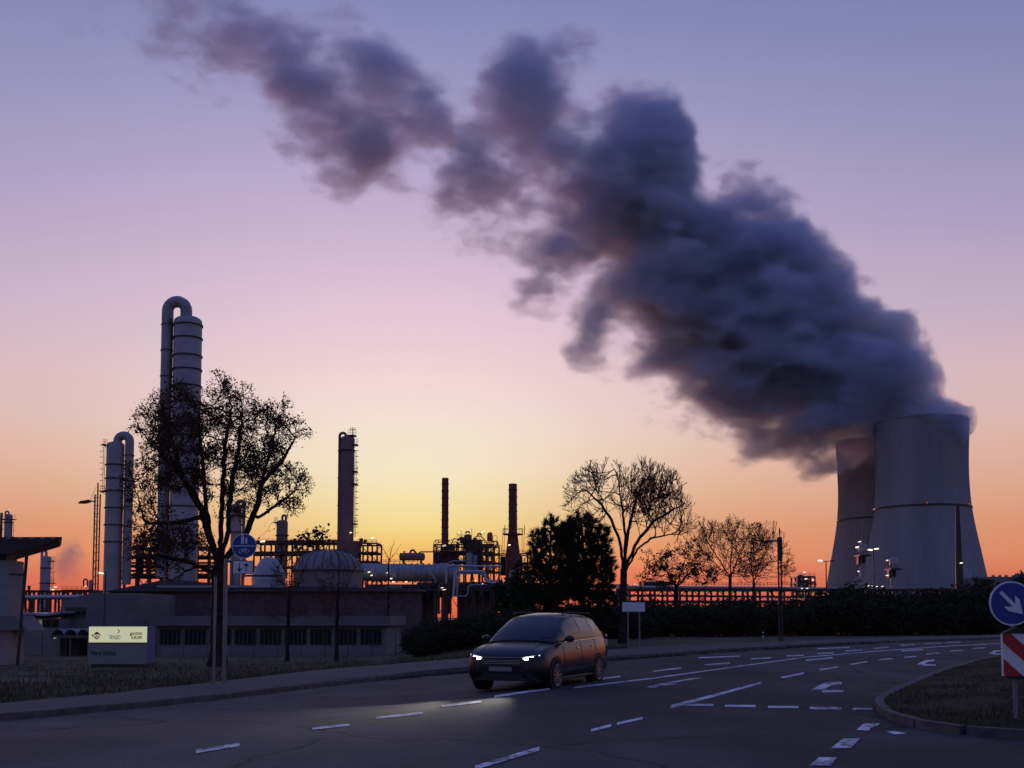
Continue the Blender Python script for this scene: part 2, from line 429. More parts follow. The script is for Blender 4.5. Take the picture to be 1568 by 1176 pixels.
PATH_TOP = [(-1400,1190),(-700,1138),(-300,1108),(0,1086),(160,1070),(320,1051),(500,1028),(700,1012),(900,999.5),(1100,989),(1300,980.5),(1450,976),(1568,972.5),(1800,966),(2200,959.5),(3000,955)]
ROAD_TOP = [(-1400,1230),(-700,1165),(-300,1130),(0,1105),(160,1090),(320,1074),(500,1052),(640,1036),(800,1021.5),(900,1013),(1000,1006),(1100,998.5),(1200,992),(1300,986.5),(1450,981.5),(1568,977.5),(1800,970),(2200,962.5),(3000,957)]
def interp(tab, x):
    for (x0, y0), (x1, y1) in zip(tab, tab[1:]):
        if x0 <= x <= x1: return y0+(y1-y0)*(x-x0)/(x1-x0)
    return tab[0][1] if x < tab[0][0] else tab[-1][1]
def sheet(name, top, bot, m, dz, rows=14, cols=None, parent=None):
    cols = cols or [(-1400+40*i) for i in range(111)]
    v = []; f = []
    for px in cols:
        t = top(px); b = bot(px)
        it, ib = 1/(t-HORIZ), 1/(b-HORIZ)
        for k in range(rows+1):
            y = HORIZ+1/(it+(ib-it)*(k/rows)**.8)
            v.append(gnd(px, y, dz))
    for i in range(len(cols)-1):
        for k in range(rows):
            a = i*(rows+1)+k; f.append((a, a+1, a+rows+2, a+rows+1))
    return MB().add(v, f), v, f
# the road: from under the camera to the far kerb, plus the apron behind the viewer
mb, v, f = sheet("road", lambda x: interp(ROAD_TOP, x), lambda x: 1500.0, "asphalt", 0.0, 40)
nb = []
for px in [(-1400+40*i) for i in range(111)]: nb.append(gnd(px, 1500))
p0, p1 = nb[0], nb[-1]
poly = [p for p in nb]+[Vector((60, p1.y, 0)), Vector((60, -40, 0)), Vector((-60, -40, 0)), Vector((-60, p0.y, 0))]
mb.add(poly, [tuple(range(len(poly)))])
road = struct(mb.build("road", "asphalt", None, 40))
# footpath: raised slab with kerb and a dark dirty gutter
mb, v, f = sheet("footpath", lambda x: interp(PATH_TOP, x), lambda x: interp(ROAD_TOP, x)-(interp(ROAD_TOP, x)-interp(PATH_TOP, x))*.16, "path", .11, 4)
struct(mb.build("footpath", "path", None, 40))
def kerb_run(name, pts, w, h, material, seglen=1.0):
    """kerb stones laid end to end along the ground points pts"""
    mb = MB(); P = [Vector(p) for p in pts]
    D = [0]
    for a, b in zip(P, P[1:]): D.append(D[-1]+(b-a).length)
    def pt(d):
        for i in range(len(P)-1):
            if d <= D[i+1] or i == len(P)-2:
                t = (d-D[i])/max(1e-6, D[i+1]-D[i]); return P[i].lerp(P[i+1], t)
    n = int(D[-1]/seglen)
    for k in range(n):
        a = pt(k*seglen+.008); b = pt((k+1)*seglen-.008)
        jz = random.uniform(-.008, .008)
        d = (b-a); d.z = 0; d.normalize(); s = Vector((-d.y, d.x, 0))
        q = []
        for p in (a, b):
            q += [p+Vector((0,0,-.1)), p+Vector((0,0,h*.86+jz)), p+s*w*.18+Vector((0,0,h+jz)), p+s*w+Vector((0,0,h+jz)), p+s*w+Vector((0,0,-.1))]
        mb.add(q, [(0,1,6,5),(1,2,7,6),(2,3,8,7),(3,4,9,8),(4,3,2,1,0),(5,6,7,8,9)])
    return struct(mb.build(name, material, None, 25))
pts = [gnd(x, interp(ROAD_TOP, x)-(interp(ROAD_TOP, x)-interp(PATH_TOP, x))*.06, 0) for x in range(-1000, 2600, 25)]
kerb_run("kerb", pts, .16, .12, "kerb", 1.0)
# dirt and weeds caught in the gutter
mb = MB()
for _ in range(260):
    px = random.uniform(600, 1350); py = interp(ROAD_TOP, px)+random.uniform(.3, 1.5)
    c = gnd(px, py, .004); s = random.uniform(.05, .22)
    v = [c+Vector((math.cos(t)*s*random.uniform(.6, 1.3)*1.8, math.sin(t)*s*random.uniform(.6, 1.3), 0)) for t in [i*math.pi/3 for i in range(6)]]
    top = c+Vector((random.uniform(-.03,.03), 0, random.uniform(.02, .08)))
    mb.add(v+[top], [(i, (i+1) % 6, 6) for i in range(6)])
o = mb.build("gutter_dirt", "dirt", None, 0); o["kind"] = "stuff"; tag(o, "dark leaves and dirt lying along the far gutter", "dirt")

# ------------------------------------------------------------------ road markings (children of the road)
def quad_mark(name, p, z=.010, m="paint"):
    mb = MB()
    P = [gnd(x, y) for x, y in p]
    # subdivide lengthwise so that the paint follows the road
    if len(P) == 4:
        n = 8; v = []; f = []
        for k in range(n+1):
            t = k/n; v.append(P[0].lerp(P[1], t)); v.append(P[3].lerp(P[2], t))
        for q in v: q.z = GZ(q.x, q.y)+z
        for k in range(n): f.append((2*k, 2*k+2, 2*k+3, 2*k+1))
        mb.add(v, f)
    else:
        for q in P: q.z = GZ(q.x, q.y)+z
        mb.add(P, [tuple(range(len(P)))])
    return mb.build(name, m, road, 0)
def dash(x0, y0, x1, y1, wpx0, wpx1=None, name="lane_dash"):
    """a painted dash from (x0,y0) to (x1,y1), its width given as photo rows"""
    wpx1 = wpx1 or wpx0
    return quad_mark(name, [(x0, y0-wpx0/2), (x1, y1-wpx1/2), (x1, y1+wpx1/2), (x0, y0+wpx0/2)])
for a in [(1070,1007.5,1133,1005,1.6),(1150,1009.3,1180,1007.6,1.7),(1204,1005,1231,1003.8,1.5),(1251,993.4,1301,991.4,1.3),
          (1251,1001,1277,999.8,1.6),(1294,997,1321,995.5,1.4),(1337,993,1361,991.4,1.3),(1379,988.4,1400,987.2,1.1),(1415,985.7,1442,984.9,1.0),(1449,983.8,1471,983.2,.9),
          (1079,1018.2,1118,1015.6,1.9),(1000,1028.4,1043,1023.2,2.1),(893,1043.6,950,1036.2,2.4),
          (1234,1011.6,1275,1007.4,1.9),(1196,1038.2,1231,1031.2,2.6),(1255,1026.2,1284,1021.4,2.1),(1302.5,1017.8,1328,1013.6,1.9),
          (1345,1010.8,1367,1008.6,1.6),(1384,1007,1403,1005.2,1.5),(1418.5,1001.9,1438,1000.4,1.4),(1455,997.2,1475,996,1.3),(1489,993.2,1509,992.2,1.1),(1540,990,1562,989,1.0),
          (1380,997.2,1413,994.8,1.4),(778,1042.5,865,1032.6,1.9),(757,1067.4,842,1055.4,3.2),(676,1082,737,1075,3.4),(576,1100,648,1092,3.6),(478,1117,535,1110.6,3.4),
          (905,1119.5,936,1111.6,4),(945,1109.2,984,1100.4,3.6),(0,1100.5,94,1088,3.4),(300,1152,367,1141,5.5)]:
    dash(*a)
o = dash(727,1177,826,1147.5,6.5)
o = dash(1027,1083.5,1165,1046.2,5.5,2.8, name="lane_line")
for a in [(1047,1080.2,1092,1080.4),(1110,1081.6,1157,1082),(1176,1083.2,1223,1083.6),(1240,1085,1288,1085.4),(1306,1086.3,1336,1086.6)]:
    dash(*a, 3.4, name="give_way_dash")
for p in [[(1311,1119),(1322,1109),(1348,1108.5),(1343,1113),(1332,1116),(1331,1120)], [(1272,1147),(1291,1132),(1317,1132),(1303,1146.5)],
          [(1240,1173),(1254,1161),(1282,1161),(1272,1173.5)], [(1357,1121),(1372,1120.6),(1388,1124),(1370,1125.5)]]:
    quad_mark("worn_block_marking", p)
# one long solid line between the carriageways
L0 = [(880,1053.5),(1000,1039),(1116,1022.8),(1232,1006.8),(1330,998.4),(1430,991),(1536,985.2),(1640,981)]
for (x0, y0), (x1, y1) in zip(L0, L0[1:]): dash(x0, y0, x1, y1, max(.6, 1.9*(y0-HORIZ)/100), max(.6, 1.9*(y1-HORIZ)/100), name="centre_line")
def arrow(cx, cy, s, m="paint"):
    base = [(-25,5.5),(-3,-7.5),(22,-8.5),(23,-4.5),(7,-3),(-5,4),(27,6),(24,8.6),(-7,9),(-8,5.8)]
    quad_mark("turn_arrow", [(cx+x*s, cy+y*s*.92) for x, y in base])
arrow(1266, 1052.5, 1.0); arrow(1418, 1015, .58); arrow(1524, 999.2, .42)
quad_mark("turn_arrow", [(990,1052.5),(1012,1047),(1060,1039),(1076,1038.2),(1040,1044.5),(1030,1047),(1038,1048),(1010,1051),(1004,1054)])

# ------------------------------------------------------------------ traffic island with grass
ISL = [(1690,1140),(1620,1134),(1568,1130),(1500,1126),(1446,1120),(1405,1112),(1374,1101),(1358,1090),(1354,1081),(1363,1072),(1390,1058),(1435,1037),(1489,1019),(1536,1008),(1600,1000),(1720,991),(1900,984),(2200,978)]
def curve_pts(P, sub=6):
    out = []
    for i in range(len(P)-1):
        p0 = P[max(0,i-1)]; p1 = P[i]; p2 = P[i+1]; p3 = P[min(len(P)-1,i+2)]
        for k in range(sub):
            t = k/sub
            out.append(tuple(.5*(2*p1[j]+(p2[j]-p0[j])*t+(2*p0[j]-5*p1[j]+4*p2[j]-p3[j])*t*t+(3*p1[j]-p0[j]-3*p2[j]+p3[j])*t**3) for j in (0,1)))
    out.append(P[-1]); return out
isl = [gnd(x, y) for x, y in curve_pts(ISL)]
far_end = gnd(2600, 985); near_end = gnd(2600, 1230)
isl_loop = [Vector((near_end.x, near_end.y, 0)), gnd(2000, 1165), gnd(1800,1148)] + isl + [Vector((far_end.x, far_end.y, 0))]
kerb_run("island_kerb", [gnd(2000,1165), gnd(1800,1148)]+isl, .15, .115, "kerb", .9)
def isl_h(x, y):
    d = 1e9
    for a, b in zip(isl_loop, isl_loop[1:]):
        ab = Vector((b.x-a.x, b.y-a.y)); ap = Vector((x-a.x, y-a.y)); t = max(0, min(1, ap.dot(ab)/max(1e-9, ab.length_squared)))
        d = min(d, (ap-ab*t).length)
    return .105+.16*smooth(0, 3.0, d)
def inside(x, y, loop):
    c = False; n = len(loop)
    for i in range(n):
        a, b = loop[i], loop[i-1]
        if (a.y > y) != (b.y > y) and x < (b.x-a.x)*(y-a.y)/(b.y-a.y)+a.x: c = not c
    return c
bm = bmesh.new()
cen = Vector((sum(p.x for p in isl_loop)/len(isl_loop), sum(p.y for p in isl_loop)/len(isl_loop), 0))
# triangulated island top: a grid clipped to the loop plus the rim
bv = [bm.verts.new((p.x, p.y, .10)) for p in isl_loop]
bm.faces.new(bv); bmesh.ops.triangulate(bm, faces=bm.faces[:])
bmesh.ops.subdivide_edges(bm, edges=[e for e in bm.edges if e.calc_length() > 1.2], cuts=5, use_grid_fill=True)
bmesh.ops.triangulate(bm, faces=bm.faces[:])
for v_ in bm.verts: v_.co.z = isl_h(v_.co.x, v_.co.y)-.012+.025*math.sin(v_.co.x*3.1)*math.sin(v_.co.y*2.7)
me = bpy.data.meshes.new("island_grass_ground"); bm.to_mesh(me); bm.free(); me.materials.append(M["igrass"])
for p in me.polygons: p.use_smooth = True
o = bpy.data.objects.new("island_ground", me); COL.objects.link(o); struct(o)

def blades(name, pts, hmin, hmax, w, label, mat_="blade"):
    n = len(pts); P = np.array(pts); rng = np.random.default_rng(3)
    h = rng.uniform(hmin, hmax, n)*rng.choice([.5, .8, 1, 1.5], n); a = rng.uniform(0, 2*np.pi, n); lean = rng.normal(0, .45, (n, 2))
    dx = np.stack([np.cos(a), np.sin(a), np.zeros(n)], 1)*w
    mid = P+np.stack([lean[:,0]*h*.35, lean[:,1]*h*.35, h*.6], 1); tip = P+np.stack([lean[:,0]*h, lean[:,1]*h, h], 1)
    V = np.stack([P-dx, P+dx, mid+dx*.7, mid-dx*.7, tip], 1).reshape(-1, 3)
    mb = MB(); i = np.arange(n)*5
    q = np.stack([i, i+1, i+2, i+3], 1); t = np.stack([i+3, i+2, i+4], 1)
    mb.f = q.tolist()+t.tolist(); mb.v = V.tolist()
    o = mb.build(name, mat_, None, 0, False); o["kind"] = "stuff"; tag(o, label, "grass"); return o
gp = []
while len(gp) < 16000:
    y = random.uniform(11.5, 60)**1.0; y = 11.8+48*random.random()**2.2; x = random.uniform(4.0, .62*y+2)
    if inside(x, y, isl_loop) and math.sin(x*2.1+math.sin(y*1.3))*math.sin(y*1.7) > random.uniform(-.9, .1):
        gp.append((x, y, isl_h(x, y)-.02))
blades("island_grass", gp, .035, .09, .006, "short dull grass growing on the kerbed traffic island", "iblade")
gp = []
while len(gp) < 22000:
    px = random.uniform(-60, 960); py = interp(PATH_TOP, px)-random.random()**1.6*(interp(PATH_TOP, px)-992)
    if py < 990: continue
    p = gnd(px, py, -.06)
    if math.sin(p.x*.9+1.3*math.sin(p.y*.35))*math.sin(p.y*.55+math.sin(p.x*.4)) < random.uniform(-.75, .25): continue
    gp.append(tuple(p))
blades("verge_grass", gp, .10, .26, .014, "rough dark grass on the verge between footpath and works fence")

# ------------------------------------------------------------------ signs
def circle(c, X, U, r, n=40): return [Vector(c)+Vector(X)*r*math.cos(2*math.pi*i/n)+Vector(U)*r*math.sin(2*math.pi*i/n) for i in range(n)]
def plate(pts2, o, X, U, N, z0, z1):
    mb = MB(); P = [Vector(o)+X*a+U*b for a, b in pts2]
    return mb.prism(P, N*z0, N*z1)
Xc, Uc, Nc = Vector((1,0,0)), Vector((0,0,1)), Vector((0,-1,0))
# keep-right sign on the island
Y = 15.0; c = at(1549, 924, Y); pb = Vector((c.x+.04, Y+.07, isl_h(c.x, Y)))
t = thing("keep_right_sign", "round blue sign with white diagonal arrow above a red and white striped marker", "traffic sign", pb)
k = mpp(Y)
r = 34*k
MB().prism(circle(c, Xc, Uc, r), (0,.012,0), (0,-.008,0)).build("sign_rim", "white", t, 30)
MB().prism(circle(c, Xc, Uc, r*.93), (0,-.009,0), (0,-.013,0)).build("sign_face", "blue", t, 30)
ax = Vector((.70, 0, -.714)); bx = Vector((.714, 0, .70))
def rel(a, b): return c+ax*a*r+bx*b*r
arr = [(-.72,.085),(.13,.085),(-.17,.36),(.12,.36),(.68,0),(.12,-.36),(-.17,-.36),(.13,-.085),(-.72,-.085)]
MB().prism([rel(a,b) for a, b in arr], (0,-.014,0), (0,-.017,0)).build("arrow_symbol", "white", t, 0)
MB().bar((pb.x, pb.y, pb.z-.1), (pb.x, pb.y, c.z+r*.9), .028, n=14).build("post", "steel", t)
x0, x1 = at(1535, 1000, Y).x, at(1535, 1000, Y).x+.50
zt, zb_ = at(1549, 970, Y).z, at(1549, 1035, Y).z
yf = Y-.02
pan = MB().box((x0, yf, zb_), (x1, yf+.06, zt)).build("marker_panel", "white", t, 0)
mb = MB(); W = x1-x0; H = zt-zb_; s = .5*H
def clipstripe(lo):     # band between lines z = zt-lo-(x-x0)*.95 and .3 lower
    P = [(x0, zt-lo), (x1, zt-lo-W*.9), (x1, zt-lo-W*.9-H*.38), (x0, zt-lo-H*.38)]
    def cut(P, f):
        out = []
        for i in range(len(P)):
            a, b = P[i-1], P[i]
            fa, fb = f(a), f(b)
            if (fa >= 0) != (fb >= 0):
                q = fa/(fa-fb); out.append((a[0]+(b[0]-a[0])*q, a[1]+(b[1]-a[1])*q))
            if fb >= 0: out.append(b)
        return out
    P = cut(P, lambda p: zt-p[1]); P = cut(P, lambda p: p[1]-zb_) if P else P
    if len(P) > 2: mb.prism([Vector((x, yf, z)) for x, z in P], (0,-.002,0), (0,-.005,0))
for q in (-.93, -.17, .59): clipstripe(q*H)
mb.build("red_stripe", "red", t, 0)
MB().prism([Vector((x0-.015,yf-.02,zt+.002)),Vector((x1+.015,yf-.02,zt+.002)),Vector((x1-.12,yf-.02,zt+.075)),Vector((x0+.16,yf-.02,zt+.075))], (0,0,0), (0,.1,0)).build("marker_cap", "plastic", t, 0)
MB().prism([Vector((x0-.01,yf-.02,zb_-.002)),Vector((x1+.01,yf-.02,zb_-.002)),Vector((x1-.12,yf-.02,zb_-.045)),Vector((x0+.14,yf-.02,zb_-.045))], (0,0,0), (0,.1,0)).build("marker_foot", "plastic", t, 0)
for zz in (c.z-.12, c.z+.12, zt-.1, zb_+.1): MB().box((pb.x-.05, yf+.062, zz-.02), (pb.x+.05, pb.y+.04, zz+.02)).build("clamp", "steel", t, 0)

# shared path sign with two-way plate on a cantilever post
Y = 31.0; k = mpp(Y); b0 = foot(343, Y)
t = thing("cycle_path_sign", "round blue pedestrian and cycle sign over a white two way arrow plate", "traffic sign", b0)
c = at(374, 836, Y); r = 19*k
post_x = at(343, 950, Y).x
MB().bar((post_x, Y+.1, b0.z-.2), (post_x, Y+.1, at(343, 855, Y).z), .055, n=14).build("post", "steel", t)
za = at(343, 859, Y).z
MB().bar((post_x, Y+.1, za), (c.x+.05, Y+.1, za), .04, n=12).build("bracket_arm", "steel", t)
MB().bar((c.x, Y+.09, za-.45), (c.x, Y+.09, c.z+.25), .03, n=12).build("sign_stem", "steel", t)
MB().prism(circle(c, Xc, Uc, r), (0,.01,0), (0,-.01,0)).build("sign_rim", "white", t, 30)
MB().prism(circle(c, Xc, Uc, r*.94), (0,-.011,0), (0,-.016,0)).build("sign_face", "blue", t, 30)
MB().box((c.x-r*.92, Y-.021, c.z-.012), (c.x+r*.92, Y-.0165, c.z+.012)).build("divider_line", "white", t, 0)
mb = MB(); o0 = c+Vector((0, -.019, 0))
def fig(dx, s, zc):
    h = o0+Vector((dx, 0, zc))
    mb.prism(circle(h+Vector((0,0,.17*s)), Xc, Uc, .028*s*1.25, 12), (0,.002,0), (0,-.002,0))
    mb.prism([h+Vector(p)*s for p in ((-.05,0,.13),(.05,0,.13),(.04,0,.0),(.045,0,-.12),(.012,0,-.12),(0,0,-.01),(-.012,0,-.12),(-.045,0,-.12),(-.04,0,0))], (0,.002,0), (0,-.002,0))
fig(-.045, .85, .15); fig(.06, .6, .125)
mb.build("pedestrian_symbol", "white", t, 0)
mb = MB(); zz = -.15
for dx in (-.085, .085): mb.tube([o0+Vector((dx+.055*math.cos(q*math.pi/8), 0, zz+.055*math.sin(q*math.pi/8))) for q in range(17)], .0065, n=4)
for a, b in (((-.085,zz),(-.03,zz+.075)),((-.03,zz+.075),(.06,zz+.075)),((.06,zz+.075),(.085,zz)),((-.03,zz+.075),(.0,zz)),((0,zz),(.06,zz+.075)),((-.085,zz),(0,zz)),((.06,zz+.075),(.05,zz+.11))):
    mb.bar(o0+Vector((a[0],0,a[1])), o0+Vector((b[0],0,b[1])), .0065, n=4)
mb.build("bicycle_symbol", "white", t, 0)
a = at(356, 879, Y); b = at(388, 858.5, Y)
MB().box((a.x, Y-.005, a.z), (b.x, Y+.012, b.z)).build("plate_rim", "black", t, 0)
MB().box((a.x+.015, Y-.010, a.z+.015), (b.x-.015, Y-.0055, b.z-.015)).build("arrow_plate", "white", t, 0)
pm = (a+b)/2; Wp = b.x-a.x; Hp = b.z-a.z
for s, dx in ((-1, -.16), (1, .16)):
    ox = pm.x+dx*Wp; zc = pm.z
    P = [(-.012,-.34),(.012,-.34),(.012,.12),(.07,.05),(.07,.10),(0,.36),(-.07,.10),(-.07,.05),(-.012,.12)]
    MB().prism([Vector((ox+x*1.0, Y-.011, zc+z*Hp*s)) for x, z in P], (0,0,0), (0,-.003,0)).build("arrow_symbol", "black", t, 0)
b1 = foot(329, Y-1.5)
t2 = thing("bare_post", "thin pale metal post standing close beside the cycle sign post", "post", b1)
MB().bar(b1+Vector((0,0,-.2)), (b1.x, b1.y, at(329, 882, Y-1.5).z), .038, n=12).build("pole", "steel", t2)
MB().lathe((b1.x, b1.y, at(329, 882, Y-1.5).z), [(.045,-.03),(.045,.015),(.02,.03)], 12).build("post_cap", "plastic", t2)

# works sign
Y = 61.0; b0 = foot(186, Y); zb0 = at(180, 1017, Y).z; zt0 = at(180, 959.5, Y).z
t = thing("company_sign", "boxy illuminated works sign with a lit cream band over a grey panel", "sign", (b0.x, b0.y, b0.z))
xl, xr = at(136, 990, Y).x, at(224.5, 990, Y).x
MB().box((xl+.02, Y+.03, zb0), (xr-.02, Y+1.6, zt0-.01)).build("cabinet", "bluegrey", t, 0)
zs = at(180, 984.5, Y).z
MB().box((xl, Y-.03, zs+.03), (xr, Y+.029, zt0)).build("lit_band", "signlit", t, 0)
MB().box((xl, Y-.03, zb0), (xr, Y+.029, zs-.03)).build("grey_panel", "greycab", t, 0)
MB().box((xl-.005, Y-.034, zs-.028), (xr+.005, Y+.025, zs+.028)).build("red_trim", "red", t, 0)
MB().box((xl+.1, Y+.1, b0.z-.3), (xr-.1, Y+1.5, zb0-.004)).build("plinth", "dsteel", t, 0)
e = Y-.032
def spt(px, py): q = at(px, py, Y); return Vector((q.x, e, q.z))
d = spt(148.6, 973.2); hw, hh = 8.6*mpp(Y), 6.0*mpp(Y)
MB().prism([d+Vector((-hw,0,0)), d+Vector((0,0,-hh)), d+Vector((hw,0,0)), d+Vector((0,0,hh))], (0,0,0), (0,-.01,0)).build("red_diamond", "red", t, 0)
textmesh("Dow", .36, "diamond_lettering", t, d+Vector((0,-.014,0)), (1,0,0), (0,0,1), .004, "signlit", bold=.008)
textmesh("TRINSEO", .32, "company_lettering", t, spt(175.8, 976.2), (1,0,0), (0,0,1), .004, "frame", xs=.5)
mb = MB(); q = spt(182, 966.6)
mb.prism([q+Vector(v) for v in ((-.07,0,.11),(0,0,.11),(.07,0,.0),(-.02,0,-.11),(-.07,0,-.11),(.02,0,0))], (0,0,0), (0,-.008,0)).build("chevron_mark", "brownclad", t, 0)
textmesh("LEADAN", .22, "company_lettering", t, spt(209.5, 970.3), (1,0,0), (0,0,1), .004, "black", xs=.72, bold=.004)
textmesh("EUROPE", .22, "company_lettering", t, spt(209.5, 976.6), (1,0,0), (0,0,1), .004, "black", xs=.72, bold=.004)
q = spt(200.6, 971.4)
MB().prism([q+Vector((-.06,0,-.07)), q+Vector((.06,0,-.07)), q+Vector((0,0,.11))], (0,0,0), (0,-.008,0)).build("triangle_mark", "black", t, 0)
textmesh("Werk B\u00f6hlen", .36, "works_lettering", t, spt(138.6, 1000.6), (1,0,0), (0,0,1), .004, "black", align='LEFT', xs=.72, bold=.006)

# white board on two posts by the bare tree
Y = 62.0; b0 = foot(970, Y)
t = thing("direction_board", "blank pale board on two thin posts beside the tall bare tree", "sign", b0)
pbox(MB(), 953, 922.5, 987.5, 936.5, Y, .05).build("board", "white", t, 0)
for px in (962, 979.5):
    a = foot(px, Y); MB().bar((at(px, 950, Y).x, Y+.09, a.z-.1), (at(px, 950, Y).x, Y+.09, at(px, 921, Y).z), .04, n=10).build("post", "steel", t)
for px, py0, Y, lab in ((928, 971, 60, "short white marker post in the grass below the pine trees"), (1168, 967.5, 84, "short white marker post below the dark roadside hedge")):
    a = foot(px, Y); t = thing("marker_post", lab, "marker post", a)
    z1 = at(px, py0, Y).z
    MB().prism([Vector((a.x-.06,Y,0)),Vector((a.x+.06,Y,0)),Vector((a.x,Y+.1,0))], (0,0,a.z-.1), (0,0,z1)).build("post_body", "white", t, 0)
    MB().prism([Vector((a.x-.063,Y-.003,0)),Vector((a.x+.063,Y-.003,0)),Vector((a.x,Y+.104,0))], (0,0,z1-.28), (0,0,z1-.1)).build("black_band", "black", t, 0)

# ------------------------------------------------------------------ trees
def colonize(limbs, att, D, di, dk, iters=90, jit=.25, up=.06, seed=1):
    rng = np.random.default_rng(seed)
    nodes = [np.array(limbs[0][0], float)]; par = [-1]
    def attach(poly):
        p0 = np.array(poly[0], float); cur = int(np.argmin(((np.array(nodes)-p0)**2).sum(1)))
        for q in poly[1:] if np.linalg.norm(nodes[cur]-p0) < .3 else poly:
            q = np.array(q, float); a = nodes[cur].copy(); n = max(1, int(np.linalg.norm(q-a)/D))
            for k in range(1, n+1):
                w = rng.normal(0, D*.10, 3) if k < n else 0
                nodes.append(a+(q-a)*k/n+w); par.append(cur); cur = len(nodes)-1
    for l in limbs: attach(l)
    N = np.array(nodes); P = list(par); A = np.array(att, float)
    nd = np.full(len(A), 1e9); ni = np.zeros(len(A), int)
    def upd(new, off):
        for s in range(0, len(new), 256):
            blk = new[s:s+256]; d = np.sqrt(((A[:, None]-blk[None])**2).sum(2)); j = d.argmin(1); dm = d[np.arange(len(A)), j]
            m = dm < nd; nd[m] = dm[m]; ni[m] = j[m]+s+off
    # only the outer part of the given limbs may sprout
    upd(N, 0)
    for it in range(iters):
        keep = nd > dk; A = A[keep]; nd = nd[keep]; ni = ni[keep]
        if len(A) == 0: break
        act = nd < di
        if not act.any(): act = nd <= nd.min()*1.05
        dirs = np.zeros_like(N); v = A[act]-N[ni[act]]; v /= np.linalg.norm(v, axis=1, keepdims=True)+1e-9
        np.add.at(dirs, ni[act], v)
        idx = np.unique(ni[act]); d = dirs[idx]; d /= np.linalg.norm(d, axis=1, keepdims=True)+1e-9
        d += rng.normal(0, jit, d.shape); d[:, 2] += up; d /= np.linalg.norm(d, axis=1, keepdims=True)
        new = N[idx]+d*D; off = len(N); N = np.concatenate([N, new]); P.extend(idx.tolist()); upd(new, off)
        if len(N) > 26000: break
    return N, np.array(P)
def ramify(limbs, ells, Y, D, seed=1, n0=170, dk0=.85, L=1.1, sp=.30, up=.10, wob=.16, dsc=.95, spread=(.5, 1.0), fork=3):
    """coarse boughs found by colonizing the crown, each set with side twigs that grow outwards until the crown's envelope ends"""
    rng = np.random.default_rng(seed); E = []
    for c in ells:
        ctr = at(c[0], c[1], Y); rx, rz = c[2]*mpp(Y), c[3]*mpp(Y)
        E.append((ctr.x, ctr.y+(c[4] if len(c) > 4 else 0)*mpp(Y), ctr.z, 1/rx, 2/((rx+rz)*dsc), 1/rz))
    E = np.array(E)
    def ins(p): return ((((p-E[:, :3])*E[:, 3:])**2).sum(1) < 1.15).any()
    nl = sum(max(2, int(sum(np.linalg.norm(np.array(q)-np.array(p)) for p, q in zip(l, l[1:]))/D)) for l in limbs)
    N, P = colonize(limbs, in_ell(ells, n0, Y, rng, .42, dsc), D, 30.0, dk0, seed=seed, jit=.16, up=up*1.2, iters=60)
    nodes = [q for q in N]; par = P.tolist(); n1 = len(nodes)
    def unit(v): return v/(math.sqrt(v[0]*v[0]+v[1]*v[1]+v[2]*v[2])+1e-9)
    def twig(cur, d, L, lvl):
        n = max(2, int(L/.22)); p = nodes[cur]; seg = L/n; first = cur
        for k in range(n):
            d = unit(d+rng.normal(0, wob, 3)+np.array([0, 0, up])); p = p+d*seg
            if k > 0 and not ins(p): break
            nodes.append(p); par.append(cur); cur = len(nodes)-1
            if lvl < 2 and (k > 0 or n < 3) and rng.uniform() < .85: side(cur, d, L*rng.uniform(.35, .6), lvl+1)
        if lvl < 2:
            for q in range(2): side(cur, d, L*rng.uniform(.35, .6), lvl+1, rng.uniform(.2, .5))
    def side(c, dd, L, lvl, ang=None):
        a = ang if ang is not None else rng.uniform(*spread); u = unit(np.cross(dd, np.array([.3, .2, 1.0]))); w = np.cross(dd, u); ph = rng.uniform(0, 6.283)
        twig(c, unit(dd*math.cos(a)+(u*math.cos(ph)+w*math.sin(ph))*math.sin(a)), L, lvl)
    kids = np.bincount(P[P >= 0], minlength=n1)
    zlo = min(q[2] for q in E)-1/E[:, 5].max()
    for i in range(1, n1):
        d = N[i]-N[P[i]]; d = d/(np.linalg.norm(d)+1e-9)
        if not ins(N[i]): continue
        if kids[i] == 0:
            for q in range(fork): side(i, d, L*rng.uniform(.7, 1.2), 0, rng.uniform(.1, .6))
        elif rng.uniform() < D/sp: side(i, d, L*rng.uniform(.5, 1.1), 0 if rng.uniform() < .6 else 1)
    return np.array(nodes), np.array(par)
def radii(N, P, tip, power=2.4, rmax=None):
    n = len(N); acc = np.zeros(n); r = np.zeros(n)
    for i in range(n-1, -1, -1):
        a = acc[i] if acc[i] > 0 else tip**power
        r[i] = a**(1/power)
        if P[i] >= 0: acc[P[i]] += a
    if rmax: 
        s = rmax/r[0]; r = tip+(r-tip)*s if r[0] > tip else r
    return r
